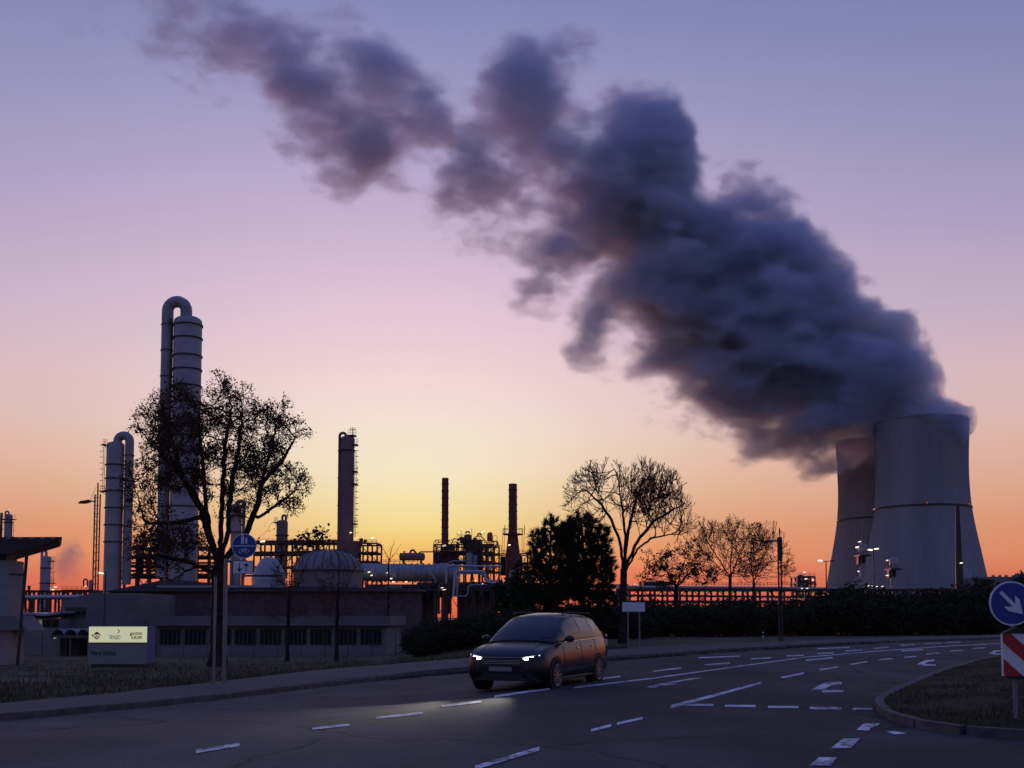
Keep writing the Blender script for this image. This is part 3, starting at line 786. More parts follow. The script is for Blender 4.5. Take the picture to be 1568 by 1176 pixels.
def edge_mesh(N, P, r, sel, sides):
    i = np.nonzero(sel)[0]; i = i[P[i] >= 0]; a = N[P[i]]; b = N[i]; d = b-a
    L = np.linalg.norm(d, axis=1, keepdims=True)+1e-9; d = d/L
    ref = np.where(np.abs(d[:, 2:3]) < .9, np.array([[0, 0, 1.]]), np.array([[1., 0, 0]]))
    u = np.cross(d, ref); u /= np.linalg.norm(u, axis=1, keepdims=True); w = np.cross(d, u)
    t = 2*np.pi*np.arange(sides)/sides; c = np.cos(t)[None, :, None]; s = np.sin(t)[None, :, None]
    ring = u[:, None]*c+w[:, None]*s
    ra = np.minimum(r[P[i]], r[i]*1.6)[:, None, None]; rb = r[i][:, None, None]
    va = (a-d*ra[:, 0]*.25)[:, None]+ring*ra; vb = (b+d*rb[:, 0]*.25)[:, None]+ring*rb
    V = np.concatenate([va, vb], 1).reshape(-1, 3); o = (np.arange(len(i))*2*sides)[:, None]
    k = np.arange(sides); f = np.stack([k, (k+1) % sides, sides+(k+1) % sides, sides+k], 1)
    return V, (o[:, :, None]+f[None]).reshape(-1, 4)
def leaf_quads(pts, size, rng, elong=1.8, spread=0.0, per=1, droop=0.0):
    P = np.repeat(pts, per, 0); n = len(P)
    P = P+rng.normal(0, spread, (n, 3)) if spread else P
    d = rng.normal(0, 1, (n, 3)); d[:, 2] -= droop; d /= np.linalg.norm(d, axis=1, keepdims=True)
    e = np.cross(d, rng.normal(0, 1, (n, 3))); e /= np.linalg.norm(e, axis=1, keepdims=True)+1e-9
    s = size*rng.uniform(.5, 1.3, (n, 1)); l = d*s*elong*.5; w = e*s*.5
    V = np.stack([P-l, P+w, P+l, P-w], 1).reshape(-1, 3); f = np.arange(n*4).reshape(n, 4)
    return V, f
def in_ell(cs, n, Y, rng, shell=.35, dsc=1.0):
    """points inside ellipsoids given as (px, py, rx, ry) at distance Y, denser towards the rim"""
    out = []; wts = np.array([c[2]*c[3] for c in cs], float); wts /= wts.sum()
    for c, k in zip(cs, rng.multinomial(n, wts)):
        ctr = at(c[0], c[1], Y); rx, rz = c[2]*mpp(Y), c[3]*mpp(Y); ry = (rx+rz)/2*dsc
        v = rng.normal(0, 1, (k, 3)); v /= np.linalg.norm(v, axis=1, keepdims=True)
        q = rng.uniform(0, 1, (k, 1))**shell
        out.append(np.array(ctr)+v*q*np.array([rx, ry, rz])+np.array([0, (c[4] if len(c) > 4 else 0)*mpp(Y), 0]))
    return np.concatenate(out)
def tree(name, label, Y, limbs_px, ells, natt, D, di, dk, tip, trunk_r, leaf=None, seed=1, jit=.25, up=.06, group=None, split=.06, basepx=None, shell=.4, minsides=3, root_z=None, dsc=1.0, ram=None):
    rng = np.random.default_rng(seed)
    b = foot(basepx or limbs_px[0][0][0], Y)
    limbs = []
    for l in limbs_px:
        limbs.append([np.array(at(q[0], q[1], Y))+np.array([0, (q[2] if len(q) > 2 else 0)*mpp(Y), 0]) for q in l])
    limbs[0][0] = np.array([b.x, Y, b.z-.25])
    att = in_ell(ells, natt, Y, rng, shell, dsc)
    N, P = ramify(limbs, ells, Y, D, seed=seed, dsc=dsc, **ram) if ram is not None else colonize(limbs, att, D, di, dk, seed=seed, jit=jit, up=up)
    r = radii(N, P, tip, power=2.25, rmax=trunk_r)
    r = np.where(r < trunk_r*.8, np.maximum(tip, r*.82), r)
    # root flare
    h = N[:, 2]-b.z; r = r*np.where(h < .8, 1+.45*(1-np.clip(h, 0, .8)/.8), 1)
    t = thing(name, label, "tree", b, group)
    mb = MB(); mb.np_add(*edge_mesh(N, P, r, r > split, 8)); mb.build("trunk", "bark", t, 60, False)
    mb = MB(); mb.np_add(*edge_mesh(N, P, r, r <= split, minsides))
    mb.build("crown", "twig", t, 60, False)
    if leaf:
        tipn = np.nonzero(r < leaf.get("maxr", tip*2.5))[0]
        tipn = tipn[N[tipn, 2] > b.z+1.0]
        # leaves hang in clumps: keep nodes where a coarse random field is high
        cell = leaf.get("cell", 1.1); key = np.floor(N[tipn]/cell).astype(int); hsh = (np.abs(key[:,0]*73856093 ^ key[:,1]*19349663 ^ key[:,2]*83492791) % 1000)/1000
        keep = (hsh < leaf.get("frac", .6)) & (rng.uniform(0, 1, len(tipn)) < leaf.get("keep", .7))
        V, f = leaf_quads(N[tipn[keep]], leaf["size"], rng, leaf.get("el", 1.6), leaf.get("spread", .12), leaf.get("per", 4), .3)
        mb = MB(); mb.np_add(V, f); mb.build("leaves", leaf.get("mat", "leaf"), t, 0, False)
    return t, N, P, r

# the big half-leafless tree in front of the tall column
tree("broadleaf_tree", "big spreading tree with clumps of withered leaves in front of the tallest column", 62,
     [[(335,1010),(334,960),(336,905),(335,868)],
      [(335,868),(318,820,8),(300,775,20),(262,720,40),(232,690,50)],
      [(335,880),(300,862,-20),(262,855,-50),(225,850,-60)],
      [(335,868),(322,815,-10),(318,760,-15),(316,700,-25),(312,640,-30)],
      [(336,868),(336,800,10),(338,740,12),(340,680,16),(350,620,20)],
      [(336,868),(352,820,-15),(360,760,-30),(376,690,-40),(382,640,-45)],
      [(338,866),(368,822,20),(388,770,30),(398,720,30),(415,660,30)],
      [(388,790,30),(420,765,40),(445,745,45)],
      [(398,740,30),(430,700,20),(448,668,18)],
      [(300,790,10),(262,800,10),(222,800,10)],
      [(360,848,0),(400,830,-30),(430,800,-40)],
      [(320,790,-10),(290,730,-40),(272,660,-50),(262,625,-50)],
      [(305,868,-10),(270,890,-30),(245,880,-60)]],
     [(240,655,46,40,30),(262,620,40,34,-20),(300,650,50,56,10),(345,620,45,46,0),(376,640,34,46,-30),(425,655,36,50,20),(446,668,22,24,10),(430,745,40,45,20),(395,715,50,52,0),(228,740,34,55,0),(228,815,40,50,10),(262,850,50,30,-30),(300,700,70,60,-20),(350,760,40,46,0),(280,840,60,30,-30)],
     9000, .27, 1.8, .27, .010, .42, dict(size=.09, per=7, spread=.15, frac=.72, keep=.20, cell=.6, maxr=.024), seed=4, jit=.30, up=.05, dsc=1.0, ram=dict(n0=420, dk0=.72, L=1.05, sp=.30, up=.05, wob=.24, spread=(.6, 1.2)))
# tall bare tree
tree("bare_tree", "tall leafless tree with a dome of fine branches beside the dark pines", 66,
     [[(953,990),(953,940),(954,900),(955,872)],
      [(955,872),(950,830,8),(938,795,16),(918,765,26),(895,745,30)],
      [(955,872),(957,820,-8),(950,775,-16),(945,740,-24),(938,722,-28)],
      [(955,872),(962,820,10),(972,775,16),(985,740,18),(992,722,18)],
      [(957,868),(975,830,-14),(998,800,-24),(1028,782,-30),(1050,772,-30)],
      [(957,880),(978,840,20),(1000,822,34),(1040,812,40)]],
     [(925,762,58,50,0),(960,755,66,46,-10),(990,760,56,46,10),(1012,790,50,36,0),(905,770,40,32,20),(975,790,60,36,0),(1038,805,28,22,0)],
     6500, .27, 1.8, .29, .011, .20, None, seed=11, jit=.26, up=.07, dsc=.95, ram=dict(n0=210, dk0=.85, L=1.75, sp=.52, up=.13, wob=.11, spread=(.4, .85)))
tree("bare_tree", "wide leafless tree rising from the dark hedge next to the twin street lamp", 100,
     [[(1116,985),(1117,940),(1118,905),(1118,885)],
      [(1118,885),(1105,860,8),(1088,832,16),(1074,812,20)],
      [(1118,885),(1118,850,-8),(1120,820,-14),(1128,802,-14)],
      [(1118,885),(1100,872,-16),(1075,850,-30)],
      [(1119,885),(1132,855,10),(1146,825,16),(1160,808,18)]],
     [(1085,832,32,34,0),(1122,828,40,33,0),(1070,850,26,24,10),(1150,848,34,44,0),(1100,868,52,24,0),(1140,878,40,20,0)],
     3800, .25, 1.7, .28, .011, .14, None, seed=21, ram=dict(n0=100, dk0=.8, L=1.5, sp=.46, up=.13, wob=.11, spread=(.4, .85)))
tree("bare_tree", "slim leafless tree standing behind the twin street lamp", 104,
     [[(1152,985),(1153,930),(1154,890)], [(1154,890),(1150,850,5),(1158,820,8)], [(1154,890),(1172,868,10),(1188,852,14)], [(1154,890),(1163,860,-8),(1178,832,-12)]],
     [(1168,842,36,42,0),(1184,868,30,26,0),(1145,826,24,28,0),(1196,870,14,30,0),(1160,882,40,18,0)],
     2400, .25, 1.7, .28, .011, .11, None, seed=22, ram=dict(n0=100, dk0=.8, L=1.5, sp=.46, up=.13, wob=.11, spread=(.4, .85)))
tree("leafy_shrub_tree", "low scrubby tree with scattered dark leaves between two bare trees", 102,
     [[(1035,985),(1036,940),(1036,900)], [(1036,900),(1020,870,10),(1005,855,12)], [(1036,900),(1046,865,-8),(1050,840,-8)], [(1036,900),(1062,872,5),(1075,860,5)]],
     [(1012,868,38,30,0),(1050,856,36,32,0),(1075,872,30,24,0),(1000,884,32,18,0),(1040,886,44,16,0)],
     2600, .26, 1.7, .28, .013, .15, dict(size=.17, per=4, spread=.14, frac=.4, keep=.16, cell=.8, maxr=.02), seed=31, ram=dict(n0=110, dk0=.8, L=.9, sp=.45, up=.03, wob=.26))
tree("leafy_shrub_tree", "small round tree with reddish leaves seen behind the grey storage tank", 175,
     [[(482,905),(482,870),(482,845)], [(482,845),(470,825),(462,818)], [(482,845),(492,822),(500,815)]],
     [(482,825,28,20,0),(462,832,18,12,0)], 500, .5, 3.5, .75, .03, .25, dict(size=.42, per=4, spread=.35, frac=.7, keep=.7, cell=1.6, maxr=.07), seed=33)
tree("bare_tree", "fan of thin bare branches poking above the pipes near the glow", 150,
     [[(594,915),(595,880),(596,858)], [(596,858),(588,842),(582,830)], [(596,858),(600,840),(604,826)], [(596,858),(606,846),(614,832)]],
     [(596,846,20,18,0)], 130, .5, 3.5, .9, .022, .12, None, seed=35, jit=.12, up=.3)
young = []
for px, Y, yt, sd, lab in ((441,84,838,41,"young leafless street tree before the storage tank, the one nearer the big tree"), (516,84,846,42,"young leafless street tree before the storage tank, the one nearer the tall stack")):
    tree("young_bare_tree", lab, Y, [[(px,1005),(px,960),(px+1,925)], [(px+1,925),(px-8,895,6),(px-16,870,8)], [(px+1,925),(px+4,885,-6),(px+3,860,-6)], [(px+1,925),(px+14,900,6),(px+22,878,6)]],
         [(px,895,34,42,0),(px,940,34,20,0)], 620, .30, 2.2, .50, .010, .13, None, seed=sd, ram=dict(n0=60, dk0=.8, L=.9, sp=.45, up=.12, wob=.14), group="young street trees before the low hall")

# pines: several stems, whorled limbs ending in upright tufts of needles
def pine(label, Y, basepx, limbs, ells, natt, seed, rt=.22):
    rng = np.random.default_rng(seed); b = foot(basepx, Y)
    L = [[np.array(at(q[0], q[1], Y))+np.array([0, (q[2] if len(q) > 2 else 0)*mpp(Y), 0]) for q in l] for l in limbs]
    L[0][0] = np.array([b.x, Y, b.z-.2])
    att = in_ell(ells, natt, Y, rng, .45, .9)
    N, P = colonize(L, att, .28, 1.9, .31, seed=seed, jit=.2, up=.10)
    r = radii(N, P, .016, rmax=rt)
    t = thing("pine_tree", label, "tree", b, "pines beside the tall bare tree")
    mb = MB(); mb.np_add(*edge_mesh(N, P, r, r > .045, 7)); mb.np_add(*edge_mesh(N, P, r, r <= .045, 3)); mb.build("trunk", "bark", t, 60, False)
    kids = np.bincount(P[P >= 0], minlength=len(N)); tips = np.nonzero((r < .045) & (N[:, 2] > b.z+1.3))[0]
    tips = tips[rng.uniform(0, 1, len(tips)) < np.where(kids[tips] == 0, 1.0, .75)]
    C = N[tips]; per = 62; n = len(C)*per
    base = np.repeat(C, per, 0)
    ax = C-N[P[tips]]; ax /= np.linalg.norm(ax, axis=1, keepdims=True)+1e-9; ax[:, 2] += .8; ax /= np.linalg.norm(ax, axis=1, keepdims=True)
    A = np.repeat(ax, per, 0); d = A*.75+rng.normal(0, .62, (n, 3)); d /= np.linalg.norm(d, axis=1, keepdims=True)
    e = np.cross(d, rng.normal(0, 1, (n, 3))); e /= np.linalg.norm(e, axis=1, keepdims=True)
    ln = rng.uniform(.22, .46, (n, 1)); st = base+A*rng.uniform(-.05, .22, (n, 1))
    V = np.stack([st-e*.026, st+e*.026, st+d*ln], 1).reshape(-1, 3); f = np.arange(n*3).reshape(n, 3)
    mb = MB(); mb.np_add(V, f); mb.build("crown", "needle", t, 0, False)
pine("dark pine with a pointed finger-like top nearest the striped stacks", 68, 842,
     [[(842,985),(842,930),(842,870),(843,815)], [(842,870),(825,835,8),(815,825,8)], [(842,900),(815,870,-10),(812,850,-10)], [(842,870),(862,830,6)]],
     [(843,812,12,22,0),(826,835,18,26,0),(860,830,20,30,0),(824,860,16,24,0),(840,880,30,22,0),(862,868,26,26,0),(836,915,34,18,0),(850,950,40,16,0),(828,955,36,18,0)], 3600, 51)
pine("broad dark pine with a rounded crown just beside the tall bare tree", 70, 896,
     [[(894,985),(894,930),(895,870),(890,800)], [(894,870),(915,835,8),(920,815,8)], [(894,900),(925,872,-10),(935,860,-10)], [(894,870),(875,830,6)], [(894,930),(930,905,-8)]],
     [(887,802,18,16,0),(905,815,18,22,0),(872,822,18,26,0),(918,835,18,30,0),(895,845,30,30,0),(928,872,14,28,0),(905,880,34,18,0),(876,905,34,18,0),(918,918,26,22,0),(900,950,44,20,0)], 4600, 52)

# hedge shrubs along the far side of the road: one of each kind, then copies
def shrub(name, w, h, seed, leafy, loc):
    rng = np.random.default_rng(seed); t = thing(name, "dark tangled leafless shrub in the hedge across the road", "shrub", loc, "shrubs of the dark roadside hedge")
    B = np.array(loc)
    v = rng.normal(0, 1, (420, 3)); v /= np.linalg.norm(v, axis=1, keepdims=True); q = rng.uniform(0, 1, (420, 1))**.5
    att = B+np.array([0, 0, h*.5])+v*q*np.array([w*.5, w*.42, h*.52]); att = att[att[:, 2] > B[2]+.1]
    limbs = [[B+np.array([0,0,-.1]), B+np.array([0,0,.3])]]
    for k in range(7):
        a = 2*math.pi*k/7+rng.uniform(-.3, .3); limbs.append([B+np.array([0,0,.1]), B+np.array([math.cos(a)*w*.25, math.sin(a)*w*.22, h*rng.uniform(.35, .6)])])
    N, P = colonize(limbs, att, .28, 2.0, .36, seed=seed, jit=.35, up=.1)
    r = radii(N, P, .010, rmax=.06)
    mb = MB(); mb.np_add(*edge_mesh(N, P, r, r > 0, 3)); mb.build("stems", "twig", t, 0, False)
    V, f = leaf_quads(N, .16, rng, 1.6, .22, leafy, 0); mb = MB(); mb.np_add(V, f); mb.build("foliage", "hedge", t, 0, False)
    return t
protos = []
def hedge_spot(px, Y, dz=0): a = foot(px, Y); return (a.x, a.y, a.z+dz)
spots = []
rs = random.Random(5)
for px in range(985, 1640, 17):
    Yn = 88+(px-985)*.02
    for row in range(3): spots.append((px+rs.uniform(-7, 7), Yn+row*3.2+rs.uniform(-1, 1), (.62+.34*rs.random()+row*.14)*(1+.34*smooth(1210, 1290, px))))
for px in range(640, 990, 15):
    for row in range(3): spots.append((px+rs.uniform(-6, 6), 84-(px-640)*.01+row*3.0+rs.uniform(-1, 1), .62+.25*rs.random()+row*.15))
kinds = [shrub("hedge_shrub", 3.4, 3.0, 61, 9, hedge_spot(spots[0][0], spots[0][1])), shrub("hedge_shrub", 2.8, 3.4, 62, 7, hedge_spot(spots[1][0], spots[1][1])), shrub("hedge_shrub", 3.8, 2.6, 63, 10, hedge_spot(spots[2][0], spots[2][1]))]
for i, (px, Y, s) in enumerate(spots):
    o = kinds[i] if i < 3 else dup(kinds[i % 3], hedge_spot(px, Y))
    o.scale = (s, s, s*(.8 if px < 990 else .92)); o.rotation_euler = (0, 0, rs.uniform(0, 6.28))
# dark evergreen bushes that rise above the hedge at the far end and by the pipes
def bush(label, px, py_top, Y, wpx, seed, mat_="needle"):
    rng = np.random.default_rng(seed); b = foot(px, Y); top = at(px, py_top, Y).z; h = top-b.z; w = wpx*mpp(Y)
    t = thing("evergreen_bush", label, "bush", b)
    B = np.array(b); n = 900
    v = rng.normal(0, 1, (n, 3)); v /= np.linalg.norm(v, axis=1, keepdims=True); q = rng.uniform(0, 1, (n, 1))**.4
    bump = 1+.22*np.sin(v[:, :1]*5+seed)*np.sin(v[:, 2:]*6+seed*2)
    att = B+np.array([0,0,h*.48])+v*q*bump*np.array([w*.5, w*.5, h*.5]); att = att[att[:, 2] > b.z+.2]
    N, P = colonize([[B+np.array([0,0,-.1]), B+np.array([0,0,h*.4])]], att, .34, 3, .5, seed=seed, jit=.3, up=.12)
    r = radii(N, P, .014, rmax=.12)
    mb = MB(); mb.np_add(*edge_mesh(N, P, r, r > 0, 4)); mb.build("trunk", "bark", t, 0, False)
    V, f = leaf_quads(N, .22, rng, 1.7, .2, 12, 0); mb = MB(); mb.np_add(V, f); mb.build("crown", mat_, t, 0, False)
bush("dark evergreen bush below the keep right sign disc", 1508, 884, 104, 62, 71)
bush("dark evergreen bush at the edge beside the sign disc", 1556, 880, 106, 70, 72)
bush("dark bush in front of the silver pipes next to the pines", 803, 858, 92, 56, 73)
bush("low dark bush covering the foot of the striped stack", 776, 882, 96, 44, 74)

# ------------------------------------------------------------------ cooling towers
def cooling_tower(label, cxt, cxb, Y, s):
    """s: photo pixels at this distance per pixel of the near tower"""
    k = mpp(Y); ctr = at(cxb, 880, Y); gz = -3.0
    t = thing("cooling_tower", label, "cooling tower", (ctr.x, Y, gz), "cooling towers of the power station")
    top = CAMH+s*300*k
    prof_px = [(-12, 100.5), (30, 97.5), (50, 94), (70, 90.3), (100, 84.6), (130, 78.6), (160, 73.6), (185, 71.2), (205, 70.2), (225, 70.0), (250, 70.6), (275, 71.6), (300, 72.4)]
    prof = [(r*.958*s*k, CAMH+h*s*k-gz) for h, r in prof_px]
    # smooth the generatrix
    fine = []
    for i in range(len(prof)-1):
        p0 = prof[max(0,i-1)]; p1 = prof[i]; p2 = prof[i+1]; p3 = prof[min(len(prof)-1,i+2)]
        for q in range(5):
            u = q/5; fine.append(tuple(.5*(2*p1[j]+(p2[j]-p0[j])*u+(2*p0[j]-5*p1[j]+4*p2[j]-p3[j])*u*u+(3*p1[j]-p0[j]-3*p2[j]+p3[j])*u**3) for j in (0,1)))
    fine.append(prof[-1]); prof = fine
    n = 288; rib = lambda i, z: (.55 if i % 4 == 0 else 0)
    mb = MB(); mb.lathe((ctr.x, Y, gz), prof, n, False, rib)
    inner = [(r-1.0, z) for r, z in prof]
    mb.lathe((ctr.x, Y, gz), inner[::-1], 96, False)
    R1, Z1 = prof[-1]
    mb.lathe((ctr.x, Y, gz), [(R1-1.02, Z1+.02), (R1-1.02, Z1+1.1), (R1+.8, Z1+1.1), (R1+.8, Z1-.6), (R1+.33, Z1-.6)], 96, False)
    sh = mb.build("tower_shell", "concrete", t, 25, False)
    # ring gallery with its three red lights
    zr = CAMH+166*s*k-gz
    rr = next(r for r, z in prof if z >= zr)
    MB().lathe((ctr.x, Y, gz), [(rr+.2, zr-.6), (rr+1.5, zr-.4), (rr+1.5, zr+.8), (rr+1.3, zr+.8), (rr+1.3, zr-.1), (rr+.2, zr-.1)], 96, False).build("ring_gallery", "dsteel", t, 30)
    for ang in (-105, -45):
        a = R(ang); p = Vector((ctr.x+(rr+1.9)*math.cos(a), Y+(rr+1.9)*math.sin(a), gz+zr+1.4))
        MB().lathe(p, [(.4,-.5),(.6,.1),(.4,.6),(.1,.8)], 10).build("aviation_lamp", "lampred", t, 40)
    # raking columns of the air inlet
    mb = MB(); r0, z0 = prof[0]
    for i in range(48):
        a0 = 2*math.pi*i/48
        for s2 in (-1, 1):
            a1 = a0+s2*math.pi/48
            mb.bar((ctr.x+(r0+3.5)*math.cos(a0), Y+(r0+3.5)*math.sin(a0), gz-.5), (ctr.x+r0*math.cos(a1), Y+r0*math.sin(a1), gz+z0), .55, n=5)
    mb.build("raking_columns", "concrete", t, 40)
cooling_tower("nearer full height cooling tower standing in front, whole outline visible under the steam", 1409, 1415.0, 1000, 1.0)
cooling_tower("cooling tower half hidden behind its twin, lower in the picture", 1338, 1349.0, 1120, .893)

# ------------------------------------------------------------------ steam
def P_edge(tab, Y):
    return [(at(x, y, YQ(x)).x, at(x, y, YQ(x)).z) for x, y in tab]
def YQ(px): return 960.0+95.0*smooth(1470, 1180, px) if False else 1055.0-95.0*smooth(1180, 1470, px)
YP = 1050.0
TOP = [(1492,612),(1478,604),(1455,592),(1440,540),(1428,488),(1400,466),(1370,460),(1340,440),(1300,408),(1262,362),(1225,332),(1180,306),(1130,292),(1085,292),(1062,272),(1050,228),(1015,160),(985,146),(950,152),(915,120),(890,92),(830,74),(780,80),(735,112),(700,158),(660,132),(600,84),(540,40),(490,28),(440,18),(390,-6),(300,-14),(230,-6),(150,8),(80,30)]
BOT = [(1492,668),(1478,690),(1440,696),(1400,696),(1350,696),(1320,704),(1280,706),(1200,698),(1150,684),(1080,642),(1000,598),(930,556),(875,535),(855,480),(800,448),(760,400),(700,368),(640,322),(600,284),(540,284),(480,268),(430,215),(380,165),(300,125),(230,90),(150,60),(80,44)]
PROF = dict(
 # px: (solidity, roughness of the edge, bias)
 a=[(1490,1.6),(1300,1.6),(1100,1.5),(1000,1.25),(930,.95),(880,.8),(800,.65),(700,.6),(600,.5),(400,.42),(80,.40)],
 b=[(1490,2.6),(1350,3.4),(1100,4.2),(1000,4.7),(930,4.95),(80,4.95)],
 c=[(1490,.55),(1420,.30),(1350,.17),(1100,.15),(1000,.02),(930,-.10),(880,-.28),(800,-.31),(700,-.16),(640,-.05),(560,-.08),(400,-.08),(250,-.22),(80,-.60)])
PUFFS = [(812,134,66,1.2),(590,112,40,1.0),(570,235,46,.8),(218,186,36,1.1),(490,150,60,.5),(360,50,60,.45),(985,250,90,.8),(725,270,60,.5),(838,410,38,.8),(905,500,42,.6),(655,165,44,.9),(430,100,50,.4),(1030,260,40,.5),(270,30,50,.35),
         (1203,627,20,-.8),(1106,551,16,-.6),(700,195,20,-.6),(905,190,34,-1.2),(620,300,40,-.9),(890,440,30,-.6),(940,395,26,-.6),(1075,292,18,-.8),(655,240,26,-.8),(760,330,30,-.5),(960,520,30,-.7),(870,470,24,-.6),(1010,575,26,-.5),(820,300,24,-.5),(300,110,30,-.5),(520,70,30,-.5)]
def steam_material():
    te = sorted(P_edge(TOP, YP)); be = sorted(P_edge(BOT, YP))
    x0, x1 = te[0][0]-10, te[-1][0]+10; z0, z1 = 100.0, 720.0
    m = bpy.data.materials.new("steam"); m.use_nodes = True; nt = m.node_tree; N = nt.nodes; L = nt.links
    for n in list(N): N.remove(n)
    out = N.new("ShaderNodeOutputMaterial"); vol = N.new("ShaderNodeVolumePrincipled"); L.new(vol.outputs[0], out.inputs["Volume"])
    geo = N.new("ShaderNodeNewGeometry"); sep = N.new("ShaderNodeSeparateXYZ"); L.new(geo.outputs["Position"], sep.inputs[0])
    def mt(op, a, b=None, c=None, clamp=False):
        q = N.new("ShaderNodeMath"); q.operation = op; q.use_clamp = clamp
        for i, s in enumerate((a, b, c)):
            if s is None: continue
            if isinstance(s, (int, float)): q.inputs[i].default_value = s
            else: L.new(s, q.inputs[i])
        return q.outputs[0]
    X, Yy, Z = sep.outputs
    fx = mt('MULTIPLY', mt('SUBTRACT', X, x0), 1/(x1-x0), clamp=True)
    def curve(pts, lo, hi):
        fc = N.new("ShaderNodeFloatCurve"); c = fc.mapping.curves[0]; fc.mapping.use_clip = False
        P = [((x-x0)/(x1-x0), (v-lo)/(hi-lo)) for x, v in sorted(pts)]
        c.points[0].location = P[0]; c.points[1].location = P[-1]
        for p in P[1:-1]: c.points.new(*p)
        for p in c.points: p.handle_type = 'VECTOR'
        fc.mapping.update(); L.new(fx, fc.inputs["Value"])
        return mt('MULTIPLY_ADD', fc.outputs[0], hi-lo, lo)
    zt = curve(te, z0, z1); zb = curve(be, z0, z1)
    pv = {k: curve([(at(px, 400, YQ(px)).x, v) for px, v in PROF[k]], -2.0, 5.0) for k in PROF}
    pv['b'] = mt('MULTIPLY', pv['b'], 1.45); pv['c'] = mt('SUBTRACT', pv['c'], .10)
    cz = mt('MULTIPLY', mt('ADD', zt, zb), .5); hw = mt('MAXIMUM', mt('MULTIPLY', mt('SUBTRACT', zt, zb), .5), 2.0)
    tz = mt('DIVIDE', mt('SUBTRACT', Z, cz), hw)
    xa, xb = at(1440, 650, YP).x, at(1250, 650, YP).x
    yc = mt('MULTIPLY_ADD', mt('DIVIDE', mt('SUBTRACT', xa, X), xa-xb, clamp=True), 75.0, 985.0)
    wy = mt('MULTIPLY_ADD', hw, .55, 24.0)
    ty = mt('DIVIDE', mt('SUBTRACT', Yy, yc), wy)
    t2 = mt('ADD', mt('MULTIPLY', tz, tz), mt('MULTIPLY', ty, ty))
    mp = N.new("ShaderNodeMapping"); L.new(geo.outputs["Position"], mp.inputs[0]); mp.inputs["Rotation"].default_value = (0, R(-28), 0); mp.inputs["Scale"].default_value = (.62, 1.0, 1.1)
    nz = N.new("ShaderNodeTexNoise"); nz.inputs["Scale"].default_value = 1/36.0; nz.inputs["Detail"].default_value = 5.5; nz.inputs["Roughness"].default_value = .62
    L.new(mp.outputs[0], nz.inputs["Vector"])
    f = mt('MULTIPLY', mt('SUBTRACT', 1.0, t2), pv['a'])
    f = mt('ADD', f, pv['c']); f = mt('MULTIPLY_ADD', mt('SUBTRACT', nz.outputs["Fac"], .5), pv['b'], f)
    cb = N.new("ShaderNodeCombineXYZ"); L.new(X, cb.inputs[0]); L.new(Z, cb.inputs[2]); flat = cb.outputs[0]
    for px, py, rp, amp in PUFFS:
        p = at(px, py, YQ(px)); rr = rp*mpp(YP)
        ds = N.new("ShaderNodeVectorMath"); ds.operation = 'DISTANCE'; L.new(flat, ds.inputs[0]); ds.inputs[1].default_value = (p.x, 0, p.z)
        e = mt('MULTIPLY_ADD', ds.outputs["Value"], -1/(1.6*rr), 1.0, clamp=True)
        f = mt('MULTIPLY_ADD', e, amp*1.15, f)
    ss = N.new("ShaderNodeMapRange"); ss.interpolation_type = 'SMOOTHSTEP'; ss.inputs["From Min"].default_value = 0.0
    soft = curve([(at(px, 400, YQ(px)).x, v) for px, v in [(1490,.50),(1200,.8),(1000,1.1),(850,1.3),(600,1.2),(80,1.0)]], -2.0, 5.0); L.new(soft, ss.inputs["From Max"])
    L.new(f, ss.inputs["Value"])
    # fade out at the very rim of the hull so that its surface never shows
    rim = N.new("ShaderNodeMapRange"); rim.interpolation_type = 'SMOOTHSTEP'; rim.inputs["From Min"].default_value = 1.72; rim.inputs["From Max"].default_value = 1.30
    L.new(t2, rim.inputs["Value"])
    thin = curve([(at(px, 400, YQ(px)).x, v) for px, v in [(1490,1.0),(1150,1.0),(900,.70),(700,.52),(500,.55),(300,.42),(80,.25)]], -2.0, 5.0)
    dens = mt('MULTIPLY', mt('MULTIPLY', mt('MULTIPLY', ss.outputs[0], rim.outputs[0]), thin), .070)
    L.new(dens, vol.inputs["Density"])
    vol.inputs["Color"].default_value = (.80, .86, 1.0, 1); vol.inputs["Anisotropy"].default_value = 0.0
    m.cycles.volume_step_rate = .095; m.cycles.homogeneous_volume = False
    # hull
    zi = lambda tab, x: float(np.interp(x, [p[0] for p in tab], [p[1] for p in tab]))
    xs = np.linspace(te[0][0], te[-1][0], 90); v = []; nf = 28
    for x in xs:
        a, b = zi(te, x), zi(be, x); c = (a+b)/2; h = max(2.0, (a-b)/2)*1.30; w = ((a-b)/2*.55+24)*1.30
        y = 985+75*min(1, max(0, (xa-x)/(xa-xb)))
        for i in range(nf):
            t = 2*math.pi*i/nf; v.append((x, y+w*math.cos(t), c+h*math.sin(t)))
    f = [(k*nf+i, k*nf+(i+1) % nf, (k+1)*nf+(i+1) % nf, (k+1)*nf+i) for k in range(len(xs)-1) for i in range(nf)]
    f += [tuple(range(nf-1, -1, -1)), tuple(range((len(xs)-1)*nf, len(xs)*nf))]
    mb = MB(); mb.add(v, f); o = mb.build("steam_plume", m, None, 0)
    tag(o, "huge dark blue grey steam plume drifting from the two cooling towers", "steam")
steam_material()
